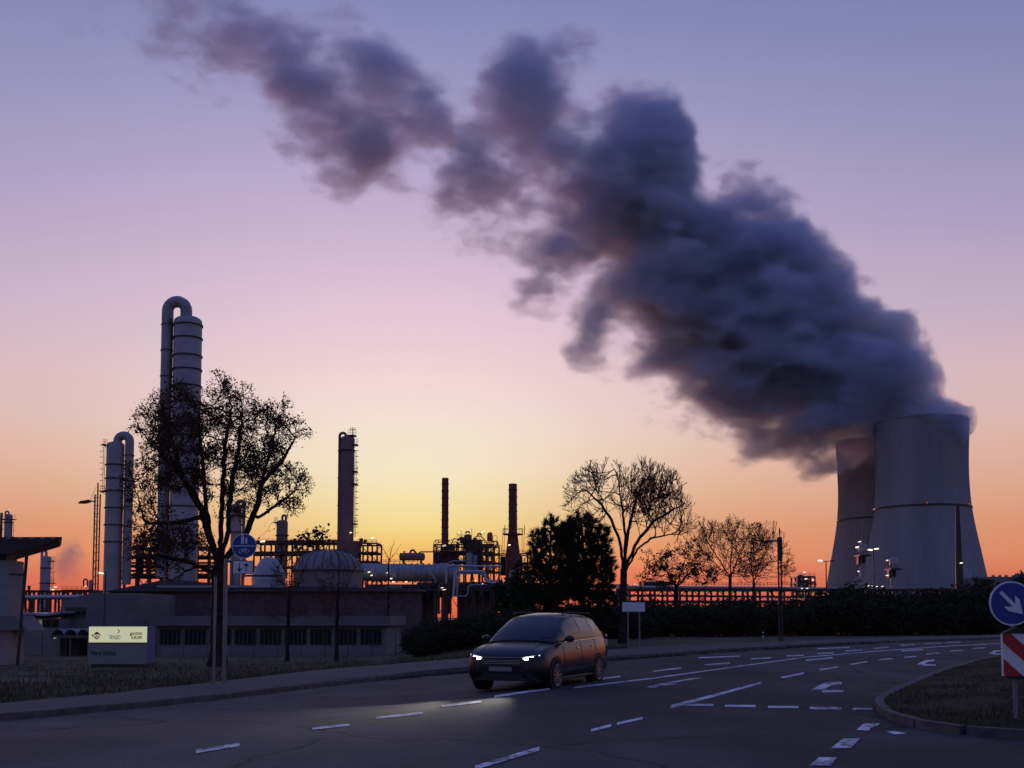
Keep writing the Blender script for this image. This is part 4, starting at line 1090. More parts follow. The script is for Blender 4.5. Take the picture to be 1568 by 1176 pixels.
def wisp(label, px, py, rx, ry, Y, dens, col):
    c = at(px, py, Y); rx *= mpp(Y); rz = ry*mpp(Y)
    m = bpy.data.materials.new("smoke_wisp"); m.use_nodes = True; nt = m.node_tree; N = nt.nodes; L = nt.links
    for n in list(N): N.remove(n)
    out = N.new("ShaderNodeOutputMaterial"); vol = N.new("ShaderNodeVolumePrincipled"); L.new(vol.outputs[0], out.inputs["Volume"])
    tc = N.new("ShaderNodeTexCoord"); mp = N.new("ShaderNodeMapping"); mp.inputs["Scale"].default_value = (1/rx, 1/rx, 1/rz); L.new(tc.outputs["Object"], mp.inputs[0])
    ln = N.new("ShaderNodeVectorMath"); ln.operation = 'LENGTH'; L.new(mp.outputs[0], ln.inputs[0])
    nz = N.new("ShaderNodeTexNoise"); nz.inputs["Scale"].default_value = 1.6; nz.inputs["Detail"].default_value = 3; L.new(mp.outputs[0], nz.inputs["Vector"])
    a = N.new("ShaderNodeMath"); a.operation = 'SUBTRACT'; L.new(nz.outputs["Fac"], a.inputs[0]); a.inputs[1].default_value = .02
    b = N.new("ShaderNodeMath"); b.operation = 'MULTIPLY_ADD'; L.new(ln.outputs["Value"], b.inputs[0]); b.inputs[1].default_value = -.62; L.new(a.outputs[0], b.inputs[2])
    ss = N.new("ShaderNodeMapRange"); ss.interpolation_type = 'SMOOTHSTEP'; ss.inputs["From Min"].default_value = 0; ss.inputs["From Max"].default_value = .5; ss.inputs["To Max"].default_value = dens
    L.new(b.outputs[0], ss.inputs["Value"]); L.new(ss.outputs[0], vol.inputs["Density"])
    vol.inputs["Color"].default_value = (*col, 1); vol.inputs["Anisotropy"].default_value = .2
    m.cycles.volume_step_rate = .5
    bm = bmesh.new(); bmesh.ops.create_icosphere(bm, subdivisions=3, radius=1.0)
    for q in bm.verts: q.co = Vector((q.co.x*rx, q.co.y*rx, q.co.z*rz))
    me = bpy.data.meshes.new("smoke_wisp"); bm.to_mesh(me); bm.free(); me.materials.append(m)
    o = bpy.data.objects.new("smoke_wisp", me); COL.objects.link(o); o.location = c; tag(o, label, "smoke")
wisp("faint grey smoke wisp rising behind the small column near the canopy", 104, 858, 40, 56, 420, .10, (.5, .5, .62))

# ------------------------------------------------------------------ refinery columns
PLANT_Z = -2.9
def px_lathe(mb, pxc, Y, prof, n=28, dy=0):
    """prof rows as (half width in px, photo row); the axis is vertical through pxc at the last row"""
    k = mpp(Y); x = at(pxc, sum(p[1] for p in prof)/len(prof), Y+dy).x
    return mb.lathe((x, Y+dy, 0), [(r*k, at(pxc, y, Y+dy).z) for r, y in prof], n)
def column(name, label, pxc, r, ytop, ybot, Y, m="silver2", bands=(), overhead=None, ladder=None, platforms=(), lamps=(), group=None, neck=None):
    ref = at(pxc, (ytop+ybot)/2, Y); k = mpp(Y)
    t = thing(name, label, "process column", (ref.x, Y, PLANT_Z), group)
    zb = PLANT_Z; zt = at(pxc, ytop, Y).z
    dome = r*k*.45
    prof = [(r*k, zb), (r*k, zt-dome)]+[(r*k*math.cos(q*math.pi/12), zt-dome+dome*math.sin(q*math.pi/12)) for q in range(1, 6)]+[(.02, zt)]
    MB().lathe((ref.x, Y, 0), prof, 32).build("vessel_shell", m, t, 40)
    if bands:
        mb = MB()
        for y in bands:
            z = at(pxc, y, Y).z; mb.lathe((ref.x, Y, 0), [(r*k*.99, z-.12), (r*k+.22, z-.12), (r*k+.22, z+.12), (r*k*.99, z+.12)], 32, False)
        mb.build("stiffening_ring", "dsteel", t, 30)
    if overhead:
        pp, pr, ya, yd = overhead      # px of downcomer, pipe half width, row of arch axis top, row the downcomer ends
        xp = at(pp, (ya+ybot)/2, Y).x; za = at(pxc, ya, Y).z; xc = ref.x + (neck or 0)*k
        rad = abs(xp-xc)/2; zc = max(zt-dome*.2, za-rad)
        pts = [(xc, Y, zt-dome*.5)]+[((xc+xp)/2+(xc-xp)/2*math.cos(q*math.pi/10), Y, zc+(za-zc)*math.sin(q*math.pi/10)) for q in range(11)]+[(xp, Y, at(pp, yd, Y).z)]
        MB().tube(pts, pr*k, n=16).build("overhead_pipe", m, t, 28)
        mb = MB(); z = zc-3
        while z > at(pp, min(yd, ybot), Y).z+2:
            mb.lathe((xp, Y, 0), [(pr*k, z-.08), (pr*k+.13, z-.08), (pr*k+.13, z+.08), (pr*k, z+.08)], 16, False)
            mb.beam((xp, Y, z), (ref.x, Y, z), .12, .12); z -= 5.5
        mb.build("pipe_clamp", "dsteel", t, 30)
    if ladder:
        lx, y0, y1 = ladder; mb = MB(); pladder(mb, lx, y0, y1, Y-r*k*.3, w=2.4, step=3.2)
        for q in range(int((y1-y0)/9)+1):       # safety hoops
            z = at(lx, y0+q*9, Y).z; s = 1 if lx > pxc else -1; c0 = at(lx, y0+q*9, Y-r*k*.3)
            mb.tube([c0+Vector((s*.75*math.sin(a*math.pi/6)-0*s, .4*math.cos(a*math.pi/6), 0)) for a in range(7)], .035, n=4)
        mb.build("ladder", "dsteel", t, 0)
    for (y, x0, x1) in platforms:
        mb = MB(); a = at(x0, y, Y); b = at(x1, y, Y)
        mb.box((a.x, Y-1.2, a.z-.14), (b.x, Y+1.2, a.z)); prail(mb, x0, x1, y, Y, 1.15/k, 3, -1.2, .04); prail(mb, x0, x1, y, Y, 1.15/k, 3, 1.2, .04)
        out = x1 if abs(x1-pxc) > abs(x0-pxc) else x0; inn = x0 if out == x1 else x1
        mb.bar(at(out, y, Y), at(inn, y+6, Y), .06, n=4)
        mb.build("platform", "dsteel", t, 0)
    for lx, ly in lamps: lampbox("lamp", t, lx, ly, Y-r*k-.8, 5/1.2, 1.7)
    return t
column("distillation_column", "tallest pale column of the works with a swan-neck overhead pipe", 284, 21.5, 484, 890, 230, "silver2",
       [499,519,546,567,592,617,642,668,694,720,748,776,804,832], (252.5, 9.0, 462, 885), (262, 500, 700), [(497,259,264)], neck=-3)
column("distillation_column", "mid height column with a side pipe and caged ladder next to the lattice mast", 174.5, 13.3, 676, 900, 236, "silver2",
       [712,733,752,778,804,830], (196, 6.8, 667, 895), (158, 682, 755), [(681,158,164),(752,154,163)], neck=3)
column("distillation_column", "short dark column with a looped pipe seen through the big tree", 361, 8.2, 771, 905, 250, "silver2", [790,815,840], (372.5, 2.6, 767, 900), None, [(788,350,356)])
column("distillation_column", "plain squat column between the big tree and the storage tank", 431.5, 8.6, 796, 905, 240, "brownclad", [820,846], (437, 1.8, 789, 800), None, [(800,420,425)])
column("distillation_column", "small column with looped top pipe standing above the canopy roof", 11.5, 6.0, 787, 905, 300, "silver2", [800,826], (6.5, 1.3, 783, 900), (18.5, 795, 846), [(795,2,23)])
column("distillation_column", "small lone column with looped pipe between the canopy and the lattice mast", 70, 7.6, 851, 908, 300, "silver2", [870,893], (63.5, 2.0, 843, 905), (80, 858, 900), [(859,77,83),(893,76,83)], [(81,903)])
column("distillation_column", "slim pipe column half cut by the frame above the canopy", 0.5, 2.0, 785, 905, 296, "dsteel", [810,840])
t = column("reactor_column", "tall brownish stack column with small platforms down one side near the glow", 531.5, 10.4, 667, 880, 220, "brownclad", [690], (519.2, 2.2, 663, 872), (543.5, 690, 822),
       [(667,533,545),(681,541,548),(722,541,547.5),(741,541,547.5),(802,541,547)], [(537,815.5)], neck=-3)
pbox(MB(), 517, 722, 524, 872, 219.2, 1.4).build("cladding_duct", "brownclad", t, 0)
mb = MB(); pbox(mb, 515, 828, 548, 880, 217, 5); mb.build("skirt_house", "brownclad", t, 0)
mb = MB(); pvbar(mb, 540, 655, 668, 220, .08); prail(mb, 536, 544, 660, 220, 5, 2); mb.build("vent_mast", "dsteel", t, 0)

# lattice mast with lamp
Y = 140.0; c = at(147, 830, Y)
t = thing("lattice_mast", "slender triple pole mast with a drooping lamp arm next to the mid column", "mast", (c.x, Y, PLANT_Z))
mb = MB()
for px, yt, dy in ((143.5, 757, 0), (147.5, 738, .7), (151.5, 757, 0)):
    p = at(px, 840, Y+dy); mb.bar((p.x, Y+dy, PLANT_Z), (p.x, Y+dy, at(px, yt, Y).z), .10, n=6)
y = 762
while y < 905:
    mb.bar(at(143.5, y, Y), at(151.5, y, Y), .05, n=4); mb.bar(at(143.5, y, Y), at(147.5, y+6, Y+.7), .03, n=4); y += 12
mb.build("mast_poles", "rust", t, 0)
mb = MB(); mb.bar(at(146, 768, Y), at(137, 767, Y), .09, n=6); mb.bar(at(147.5, 745, Y+.3), at(138, 766, Y), .025, n=4); mb.build("lamp_arm", "rust", t, 0)
mb = MB(); mb.prism([at(120.5,771,Y),at(124,767.5,Y),at(137,765.5,Y),at(138,769,Y),at(130,771,Y)], (0,-.35,0), (0,.35,0)); mb.build("lamp_head", "dsteel", t, 0)

# striped-looking dark red stacks
def chimney(label, pxc, r, ytop, ybot, Y, flare=None, m="red_glow_paint"):
    c = at(pxc, (ytop+ybot)/2, Y); k = mpp(Y); t = thing("chimney", label, "chimney", (c.x, Y, PLANT_Z))
    z = lambda y: at(pxc, y, Y).z
    prof = [(r*k*1.08, PLANT_Z), (r*k*1.05, z(ybot)), (r*k, z(ytop)+0)] if not flare else [(flare[0]*k, PLANT_Z), (flare[0]*k, z(flare[2])), (flare[1]*k, z(flare[3])), (r*k*1.04, z(flare[4])), (r*k, z(ytop))]
    mb = MB(); mb.lathe((c.x, Y, 0), prof+[(r*k*.85, z(ytop)), (r*k*.85, z(ytop)-2.5)], 28, False); mb.build("flue", m, t, 35)
    mb = MB()
    for q in np.arange(ytop+9, ybot, 11): mb.lathe((c.x, Y, 0), [(r*k*1.0, z(q)-.1), (r*k*1.06+.06, z(q)-.1), (r*k*1.06+.06, z(q)+.1), (r*k, z(q)+.1)], 24, False)
    mb.build("stack_band", "rust", t, 30)
    return t, c
chimney("slim dark red chimney rising from the process unit, the taller of the two", 681.5, 5.1, 732, 858, 260)
t, c = chimney("dark red chimney with a gallery and a flared grey base next to the pines", 785.3, 6.3, 741, 850, 262, (11.5, 10.8, 872, 848, 812))
k = mpp(262); zg = at(785, 817.5, 262).z
mb = MB(); mb.lathe((c.x, 262, 0), [(6*k, zg-.25), (15.5*k, zg-.25), (15.5*k, zg), (6*k, zg)], 20, False)
for i in range(16):
    a = 2*math.pi*i/16; p = Vector((c.x+15*k*math.cos(a), 262+15*k*math.sin(a), zg)); mb.bar(p, p+Vector((0,0,1.2)), .05, n=4)
mb.lathe((c.x, 262, 0), [(15*k-.05, zg+1.15), (15*k+.05, zg+1.15), (15*k+.05, zg+1.25), (15*k-.05, zg+1.25)], 20, False)
mb.build("gallery", "rust", t, 0)
for px in (771, 801): 
    mb = MB(); pladder(mb, px, 811, 848, 262, 3, 4); pvbar(mb, px+2, 804, 818, 262, .08); mb.build("ladder", "rust", t, 0)
lampbox("lamp", t, 780, 834.5, 258, 5, 1.8)

# power station stack seen against the tower
Y = 640.0; c = at(1468, 840, Y); k = mpp(Y)
t = thing("chimney", "tall plain dark chimney standing in front of the nearer cooling tower", "chimney", (c.x, Y, PLANT_Z))
MB().lathe((c.x, Y, 0), [(6.2*k, PLANT_Z), (5.6*k, at(1468, 880, Y).z), (2.7*k, at(1468, 772, Y).z), (2.1*k, at(1468, 772, Y).z), (2.1*k, at(1468, 776, Y).z)], 24, False).build("flue", "dsteel", t, 35)
lampbox("lamp", t, 1472, 862, 636, 5, 2.2)

# ------------------------------------------------------------------ tanks, pipes and frames of the works
Y = 165.0; k = mpp(Y); c = at(492, 870, Y)
t = thing("storage_tank", "broad grey storage tank with a domed roof below the reactor column", "storage tank", (c.x, Y+9, PLANT_Z))
R0 = 54*k; z = lambda y: at(492, y, Y).z
MB().lathe((c.x, Y+6, 0), [(R0, PLANT_Z), (R0, z(872)), (R0*1.02, z(872)), (R0*1.02, z(870))], 48, False).build("tank_wall", "tankp", t, 35)
prof = [(R0*1.02, z(870)), (R0*.97, z(862)), (R0*.86, z(852)), (R0*.70, z(845.5)), (R0*.5, z(841)), (R0*.25, z(839)), (.05, z(838.5))]
MB().lathe((c.x, Y+6, 0), prof, 48, False).build("domed_roof", "tankp", t, 50)
mb = MB()
for i in range(24):
    a = 2*math.pi*i/24
    mb.tube([(c.x+(r+.04)*math.cos(a), Y+6+(r+.04)*math.sin(a), zz+.05) for r, zz in prof[:-1]], .05, n=4)
mb.lathe((c.x, Y+6, 0), [(R0*1.0, z(873)), (R0*1.05, z(873)), (R0*1.05, z(871)), (R0*1.0, z(871))], 48, False)
mb.build("roof_rib", "dsteel", t, 0)
mb = MB(); prail(mb, 455, 530, 846, Y+6, 5, 9); mb.build("roof_railing", "dsteel", t, 0)
Y = 168.0; c = at(403, 870, Y); k = mpp(Y)
t = thing("storage_tank", "pale conical roofed tank half behind the two way arrow plate", "storage tank", (c.x, Y, PLANT_Z))
z = lambda y: at(403, y, Y).z
MB().lathe((c.x, Y+4, 0), [(26*k, PLANT_Z), (26*k, z(888)), (26.8*k, z(888)), (26.8*k, z(885.5))], 36, False).build("tank_wall", "silver", t, 35)
MB().lathe((c.x, Y+4, 0), [(26.8*k, z(885.5)), (21*k, z(868)), (13*k, z(855)), (6*k, z(851)), (.05, z(850))], 36, False).build("conical_roof", "roofpale", t, 50)
mb = MB(); pbox(mb, 372, 880, 432, 883, Y-2.6, .6); mb.build("ring_beam", "dsteel", t, 0)

def frame_thing(name, label, px0, px1, ys, Y, dep, nx, m="rust", r=.16, cat="steel frame", rails=True, extra=None, lamps=(), brace=True):
    c = at((px0+px1)/2, ys[0], Y); t = thing(name, label, cat, (c.x, Y, PLANT_Z))
    mb = MB(); pframe(mb, px0, px1, ys, Y, dep, nx, r, brace); mb.build("steel_frame", m, t, 0)
    mb = MB()
    for y in ys[1:-1]: a = at(px0, y, Y); b = at(px1, y, Y); mb.box((a.x+.1, Y+.1, a.z-r*1.15), (b.x-.1, Y+dep-.1, a.z-r*.95))
    mb.build("grating_deck", "dsteel", t, 0)
    if rails:
        mb = MB(); prail(mb, px0, px1, ys[0]-.6, Y, 5, max(3, int((px1-px0)/7)), 0, .05); prail(mb, px0, px1, ys[0]-.6, Y, 5, max(3, int((px1-px0)/7)), dep, .05); mb.build("railing", m, t, 0)
    if extra: extra(t)
    for l in lamps: lampbox("lamp", t, l[0], l[1], Y-.5, *(l[2:] or (4, 1.7)))
    return t
def drums(name, parent, items, Y, m):
    for (x0, x1, y0, y1) in items:
        mb = MB(); a = at(x0, (y0+y1)/2, Y); b = at(x1, (y0+y1)/2, Y); r = (y1-y0)/2*mpp(Y); L = b.x-a.x
        pr = [(0, .05), (.06, .55), (.14, .86), (.25, 1)]
        pts = [(a.x+q*r*1.6, Y, a.z) for q, _ in pr]+[(b.x-q*r*1.6, Y, a.z) for q, _ in pr[::-1]]
        mb.tube(pts, r, n=18, rs=[r*s for _, s in pr]+[r*s for _, s in pr[::-1]])
        mb.build(name, m, parent, 40)
def uprights(name, parent, items, Y, m):
    for (pxc, r, y0, y1) in items:
        mb = MB(); px_lathe(mb, pxc, Y, [(r, y1), (r, y0+r*.4), (r*.8, y0+r*.15), (r*.35, y0), (.1, y0)], 18); mb.build(name, m, parent, 45)

# tall frame at the foot of the reactor column
frame_thing("steel_frame_tower", "open red brown steel frame with platforms beside the reactor column foot", 548, 577, [832,846,860,908], 216, 7, 2, lamps=[(570,824,5,3)],
            extra=lambda t: uprights("small_vessel", t, [(553,3,824,832),(559,2.5,826,832)], 219, "rust"))
# pipe bridge between the big tree and the reactor column
def ex(t):
    mb = MB()
    for y, r in ((829,1.5),(833,1.1),(846,1.6),(851,1.0)): ppipe(mb, [(388,y,2),(518,y-1,2)], 226, r)
    for x in (440,452,470,486,500): ppipe(mb, [(x,846,1.5),(x,838,1.5),(x+5,826,1.5),(x+9,829,1.5)], 226, .8)
    mb.build("pipe_run", "dsteel", t, 40)
frame_thing("pipe_bridge", "red brown pipe bridge running behind the storage tank dome", 388, 520, [831,848,868,908], 225, 6, 8, "rust", .16, "pipe rack", True, ex, [(402,829,8,3)])
# darker pipe rack behind the big tree between the two tall columns
def ex(t):
    uprights("small_vessel", t, [(215,5,850,880),(228,4,856,880),(246,5,846,880)], 243, "dsteel")
    mb = MB()
    for y in (862,874,885): ppipe(mb, [(186,y,2),(330,y,2)], 242, 1.6)
    mb.build("pipe_run", "dsteel", t, 40)
frame_thing("process_structure", "dark multi level process structure between the two swan-neck columns", 190, 320, [838,852,866,880,908], 240, 9, 7, "dsteel", .24, "process plant", True, ex, [(226,838,7,2.2),(242,869,4,1.6),(273,866,4,2)])
# the long ribbed duct
Y = 205.0; c = at(625, 877, Y)
t = thing("long_duct", "long fat grey ribbed duct lying on trestles below the slim red chimney", "pipeline", (c.x, Y, PLANT_Z))
mb = MB(); ppipe(mb, [(548,876),(700,878)], Y, 13.5, n=28); mb.build("duct_shell", "silver2", t, 40)
mb = MB()
for x in range(556, 700, 9):
    a = at(x, 877, Y); r = 14.1*mpp(Y)
    mb.tube([a+Vector((0+.25*math.sin(q*math.pi/10), r*math.cos(q*math.pi/10), r*math.sin(q*math.pi/10))) for q in range(21)], .14, n=5)
mb.build("duct_rib", "silver2", t, 40)
mb = MB()
for x in (560, 585, 632, 650, 668, 690): 
    for dy in (-2, 2): p = at(x, 890, Y+dy); mb.box((p.x-.12, Y+dy-.12, PLANT_Z), (p.x+.12, Y+dy+.12, at(x, 886, Y).z))
mb.build("trestle", "dsteel", t, 0)
mb = MB(); prail(mb, 556, 640, 862, Y, 4.5, 12); mb.build("railing", "dsteel", t, 0)
for l in ((565,876),(569,881),(594,877),(599,886),(602,891),(622,891)): lampbox("lamp", t, l[0], l[1], Y-2.5, 4, 1.8)
Y = 207.0; c = at(631, 852, Y)
t = thing("horizontal_drum", "rusty horizontal drum with a looped pipe on top of the long duct", "process vessel", (c.x, Y, at(631,862,Y).z))
drums("drum_shell", t, [(611,651,846.5,858.5)], Y, "brownclad")
mb = MB(); ppipe(mb, [(628,848),(629,843),(633,842),(638,848)], Y, 1.6, 2); pvbar(mb, 619, 843.5, 848, Y, .15); mb.build("nozzle_pipe", "rust", t, 40)
mb = MB(); pbox(mb, 616, 857, 619, 863, Y-.6, 1.2); pbox(mb, 643, 857, 646, 863, Y-.6, 1.2); mb.build("saddle", "rust", t, 0)

# process unit between the chimneys
def ex(t):
    Yx = 250
    mb = MB()
    pbox(mb, 712, 826, 737, 872, Yx, 7); pbox(mb, 664, 846, 700, 872, Yx+1, 7); mb.build("equipment_house", "dsteel", t, 0)
    uprights("small_vessel", t, [(716.5,6,818,834),(727,3,823,834),(750,4.3,816,829),(706,2,822,832),(701,2.5,830,840)], Yx+2, "rust")
    uprights("red_vessel", t, [(750.5,3.6,815,829)], Yx-1.0, "red")
    uprights("tall_exchanger", t, [(719,6,846,876),(728,4,850,876)], Yx-1.2, "silver2")
    mb = MB()
    ppipe(mb, [(641,856),(642,845),(664,845)], Yx, 1.0); ppipe(mb, [(663,843.5),(728,844.5),(728,830)], Yx-2, 1.0)
    for (x, y) in ((716,817),(734,820),(704,829)): mb.tube([at(x+3*math.cos(q*math.pi/8), y-3*math.sin(q*math.pi/8), Yx+1) for q in range(9)], .18, n=6)
    for (x0, y0, x1, y1) in ((690,836,700,826),(700,826,712,824),(728,822,742,826),(736,828,748,836),(745,834,760,838),(688,842,704,838)):
        ppipe(mb, [(x0,y0),((x0+x1)/2,min(y0,y1)-2),(x1,y1)], Yx+1.5, .8)
    mb.build("pipe_run", "rust", t, 40); mb = MB()
    rc = random.Random(9)
    for _ in range(70):
        x = rc.uniform(666, 755); y = rc.uniform(826, 874); w = rc.uniform(4, 16); h = rc.uniform(3, 12); dy = rc.uniform(-1.5, 8)
        q = rc.random()
        if q < .4: ppipe(mb, [(x,y,dy),(x+w,y,dy),(x+w,y+h,dy)], Yx, rc.uniform(.35, .8))
        elif q < .7: ppipe(mb, [(x,y,dy),(x,y-h,dy),(x+w*.5,y-h,dy),(x+w*.5,y,dy)], Yx, rc.uniform(.35, .7), 2)
        else: ppipe(mb, [(x,y,dy),(x+w,y-h*.6,dy)], Yx, rc.uniform(.3, .5))
    mb.build("pipe_run", "dsteel", t, 40)
    for x0, x1, yt_, yb_ in ((668,676,848,858),(690,697,836,846),(707,712,824,834),(742,747,837,847),(730,736,850,860),(752,756,850,860)): MB().box(at(x0,yb_,Yx-1.5), at(x1,yt_,Yx+1)).build("control_cabinet", "dsteel", t, 0)
    mb = MB()
    for xx0, xx1, yy in ((664,690,845),(700,756,845.5),(664,756,859),(700,712,823),(726,738,826)): prail(mb, xx0, xx1, yy, Yx, 4.5, max(3, int((xx1-xx0)/5)), -.4, .045)
    mb.build("railing", "rust", t, 0)
    mb = MB(); pvbar(mb, 722.5, 809, 820, Yx, .06); pvbar(mb, 700, 813, 824, Yx, .05); pvbar(mb, 706, 813, 824, Yx, .05); mb.bar(at(700,813,Yx), at(706,813,Yx), .05, n=4); pvbar(mb, 736, 813, 822, Yx, .05); pvbar(mb, 741, 812, 822, Yx, .05); mb.build("vent_mast", "rust", t, 0)
    pladder(mb2 := MB(), 668, 832, 846, Yx-.3); mb2.build("ladder", "rust", t, 0)
frame_thing("process_unit", "cluttered red brown process unit of frames, vessels and pipes between the two chimneys", 664, 756, [834,846,860,874,908], 251, 9, 8, "rust", .17, "process plant", True, ex, [(680,835.5,6,2.2),(702,814,4,1.4),(737,815,4,1.8),(741,813.5,4,1.8)])
frame_thing("steel_frame_tower", "open braced steel frame tower with flat top just before the flared chimney", 738, 764, [836,848,862,876,908], 244, 6, 3, "rust", .15)
def ex(t):
    mb = MB(); pbox(mb, 766, 852, 800, 880, 266, 6); mb.build("furnace_house", "dsteel", t, 0)
frame_thing("furnace", "low furnace block with railings round the flared chimney base", 764, 808, [848,862,876,908], 267, 7, 4, "rust", .15, "process plant", True, ex)

# silver insulated pipes rising in hoops
Y = 152.0; c = at(730, 890, Y)
for (x0,x1,yt,lab) in ((628,664,899,"low dark block added to close the bright sky gap beneath the long duct trestles"),(700,760,901,"long low dark block added to close the sky gap under the silver pipe hoops"),(766,812,896,"dark flat roofed block added against the bright sky beside the striped stack foot")):  # added dark blocks that shut out the bright sky under the pipes
    q = at((x0+x1)/2, 920, 161.0); t = thing("sky_gap_blocker", lab, "sky blocker", (q.x, 161.0, PLANT_Z))
    a, b = at(x0, yt, 161.0), at(x1, yt, 161.0); MB().box((a.x, 161.0, PLANT_Z), (b.x, 166.0, a.z)).build("wall", "brickw", t, 0); MB().box((a.x-.3, 160.7, a.z+.004), (b.x+.3, 166.3, a.z+.25)).build("roof", "roof", t, 0)
    mb = MB(); mb.box(((a.x+b.x)/2-.6, 160.93, PLANT_Z), ((a.x+b.x)/2+.6, 160.997, PLANT_Z+2.2)); mb.build("door", "dsteel", t, 0)
def silver(name, label, pts, r, Y):
    c = at(pts[0][0], pts[0][1], Y); t = thing(name, label, "pipe", (c.x, Y, PLANT_Z))
    mb = MB(); ppipe(mb, pts, Y, r, 5, 14); mb.build("insulated_pipe", "silver", t, 40)
    mb = MB()
    P = [at(p[0], p[1], Y+(p[2] if len(p) > 2 else 0)) for p in pts]; R_ = r*mpp(Y)*1.14
    for a, b in zip(P, P[1:]):
        n = max(1, int((b-a).length/1.3))
        for q in range(1, n): p = a.lerp(b, q/n); d = (b-a).normalized(); mb.bar(p-d*.04, p+d*.04, R_, n=12)
    mb.build("pipe_band", "silver2", t, 30)
    mb = MB(); lo = max(P, key=lambda p: p.x)
    for q in (.35, .8):
        p = P[1].lerp(P[-1], q); mb.box((p.x-.07, Y+.3, PLANT_Z), (p.x+.07, Y+.44, p.z-.1))
    mb.build("pipe_support", "dsteel", t, 0)
silver("pipe_loop", "big silver pipe loop rising in a square hoop before the process unit", [(694,914),(697,880),(700,875),(742,875),(744,890),(752,893),(772,893)], 2.1, Y)
silver("pipe_loop", "silver pipe nested just inside the big square hoop", [(699.5,914),(701,884),(704,878),(738,878),(746,889),(770,889.5)], 1.4, Y+.9)
silver("pipe_loop", "long level silver pipe with a drop leg above the square hoop", [(683,893),(684,872),(686,866.5),(768,867.5)], 1.7, Y+4)
silver("pipe_loop", "thin silver pipe making a low step under the square hoop", [(692,913),(716,913),(717,896),(745,895)], .8, Y-1)
silver("pipe_loop", "short silver elbow pipe near the dark bush", [(781,884),(781,876),(784,874.5),(797,875)], 1.4, Y-1)
silver("pipe_loop", "pair of thin pale pipes stepping over the long duct", [(657,866),(672,864),(681,862),(683,868),(690,859),(712,859)], .9, Y+8)
silver("pipe_loop", "slanting pale pipe stay leaning against the long duct", [(653,868),(668,890)], .8, Y+6)
t = frame_thing("pipe_rack", "dark low pipe rack with small lamps under the silver pipe hoops", 640, 800, [893,903,914], 158, 5, 10, "dsteel", .16, "pipe rack", False, None,
            [(677,900,5,1.2),(680,903,6,1),(724,889,3.5,2),(728,889,3,2),(739,894,2,1.6)])
# low silver heat exchangers by the duct
Y = 156.0; c = at(601, 901, Y)
t = thing("valve_skid", "low silver cluster of valves and short pipes under the long duct", "valve station", (c.x, Y, PLANT_Z))
mb = MB()
for q in range(7): ppipe(mb, [(589+q*4, 912),(590+q*4,900-q*.4),(594+q*3,897)], Y+q*.2, .9, 2, 8)
mb.build("valve_pipes", "silver", t, 40)
mb = MB(); pbox(mb, 586, 907, 622, 914, Y-.4, 2.4); mb.build("skid_base", "dsteel", t, 0)

# long pipe bridge across the middle and far side
def ex(t):
    mb = MB()
    for dy, r, y in ((.4,2.0,899),(1.8,1.6,899.5),(3.2,2.2,898.6),(4.6,1.4,899.4)): ppipe(mb, [(945,y,dy),(1190,y+1.8,dy),(1600,y+8,dy)], 172, r, 0, 12)
    mb.build("pipe_run", "silver2", t, 40)
    mb = MB()
    for dy, r, y in ((.6,1.3,912),(2.6,1.6,911.5),(4.2,1.2,912)): ppipe(mb, [(945,y,dy),(1600,y+6,dy)], 172, r, 0, 10)
    mb.build("lower_pipe_run", "dsteel", t, 40)
c = at(1190, 905, 172)
t = frame_thing("pipe_rack", "long dark pipe bridge carrying pipes from the pines across to the cooling towers", 945, 1600, [903,921,940], 171.5, 5.6, 34, "dsteel", .17, "pipe rack", False, ex,
    [(973,895,4,1.8),(1228,901,3,1.3),(1236,901,3,1.3),(1262,910,2,1.4),(1269,910,2,1.4),(1329,897,4,1.6),(1336,897,3,1.4),(1343,898,2.5,1.4),(1351,898,3,1.4),(1396,914,3.5,1.4),(1402,914,2,1.4),(1406,913.5,4,1.5)])
mb = MB(); prail(mb, 1020, 1250, 897, 172, 4.5, 40, 0, .04); mb.build("walkway_railing", "dsteel", t, 0)
Y = 180.0; c = at(1000, 892, Y)
t = thing("horizontal_drum", "flat dark tank car shaped drum resting on the long pipe bridge", "process vessel", (c.x, Y, 3))
drums("drum_shell", t, [(985,1026,890,897)], Y, "dsteel")
mb = MB()
for x in (992, 1018): pbox(mb, x-2, 896, x+2, 903, Y-.4, .8)
mb.build("saddle", "dsteel", t, 0)
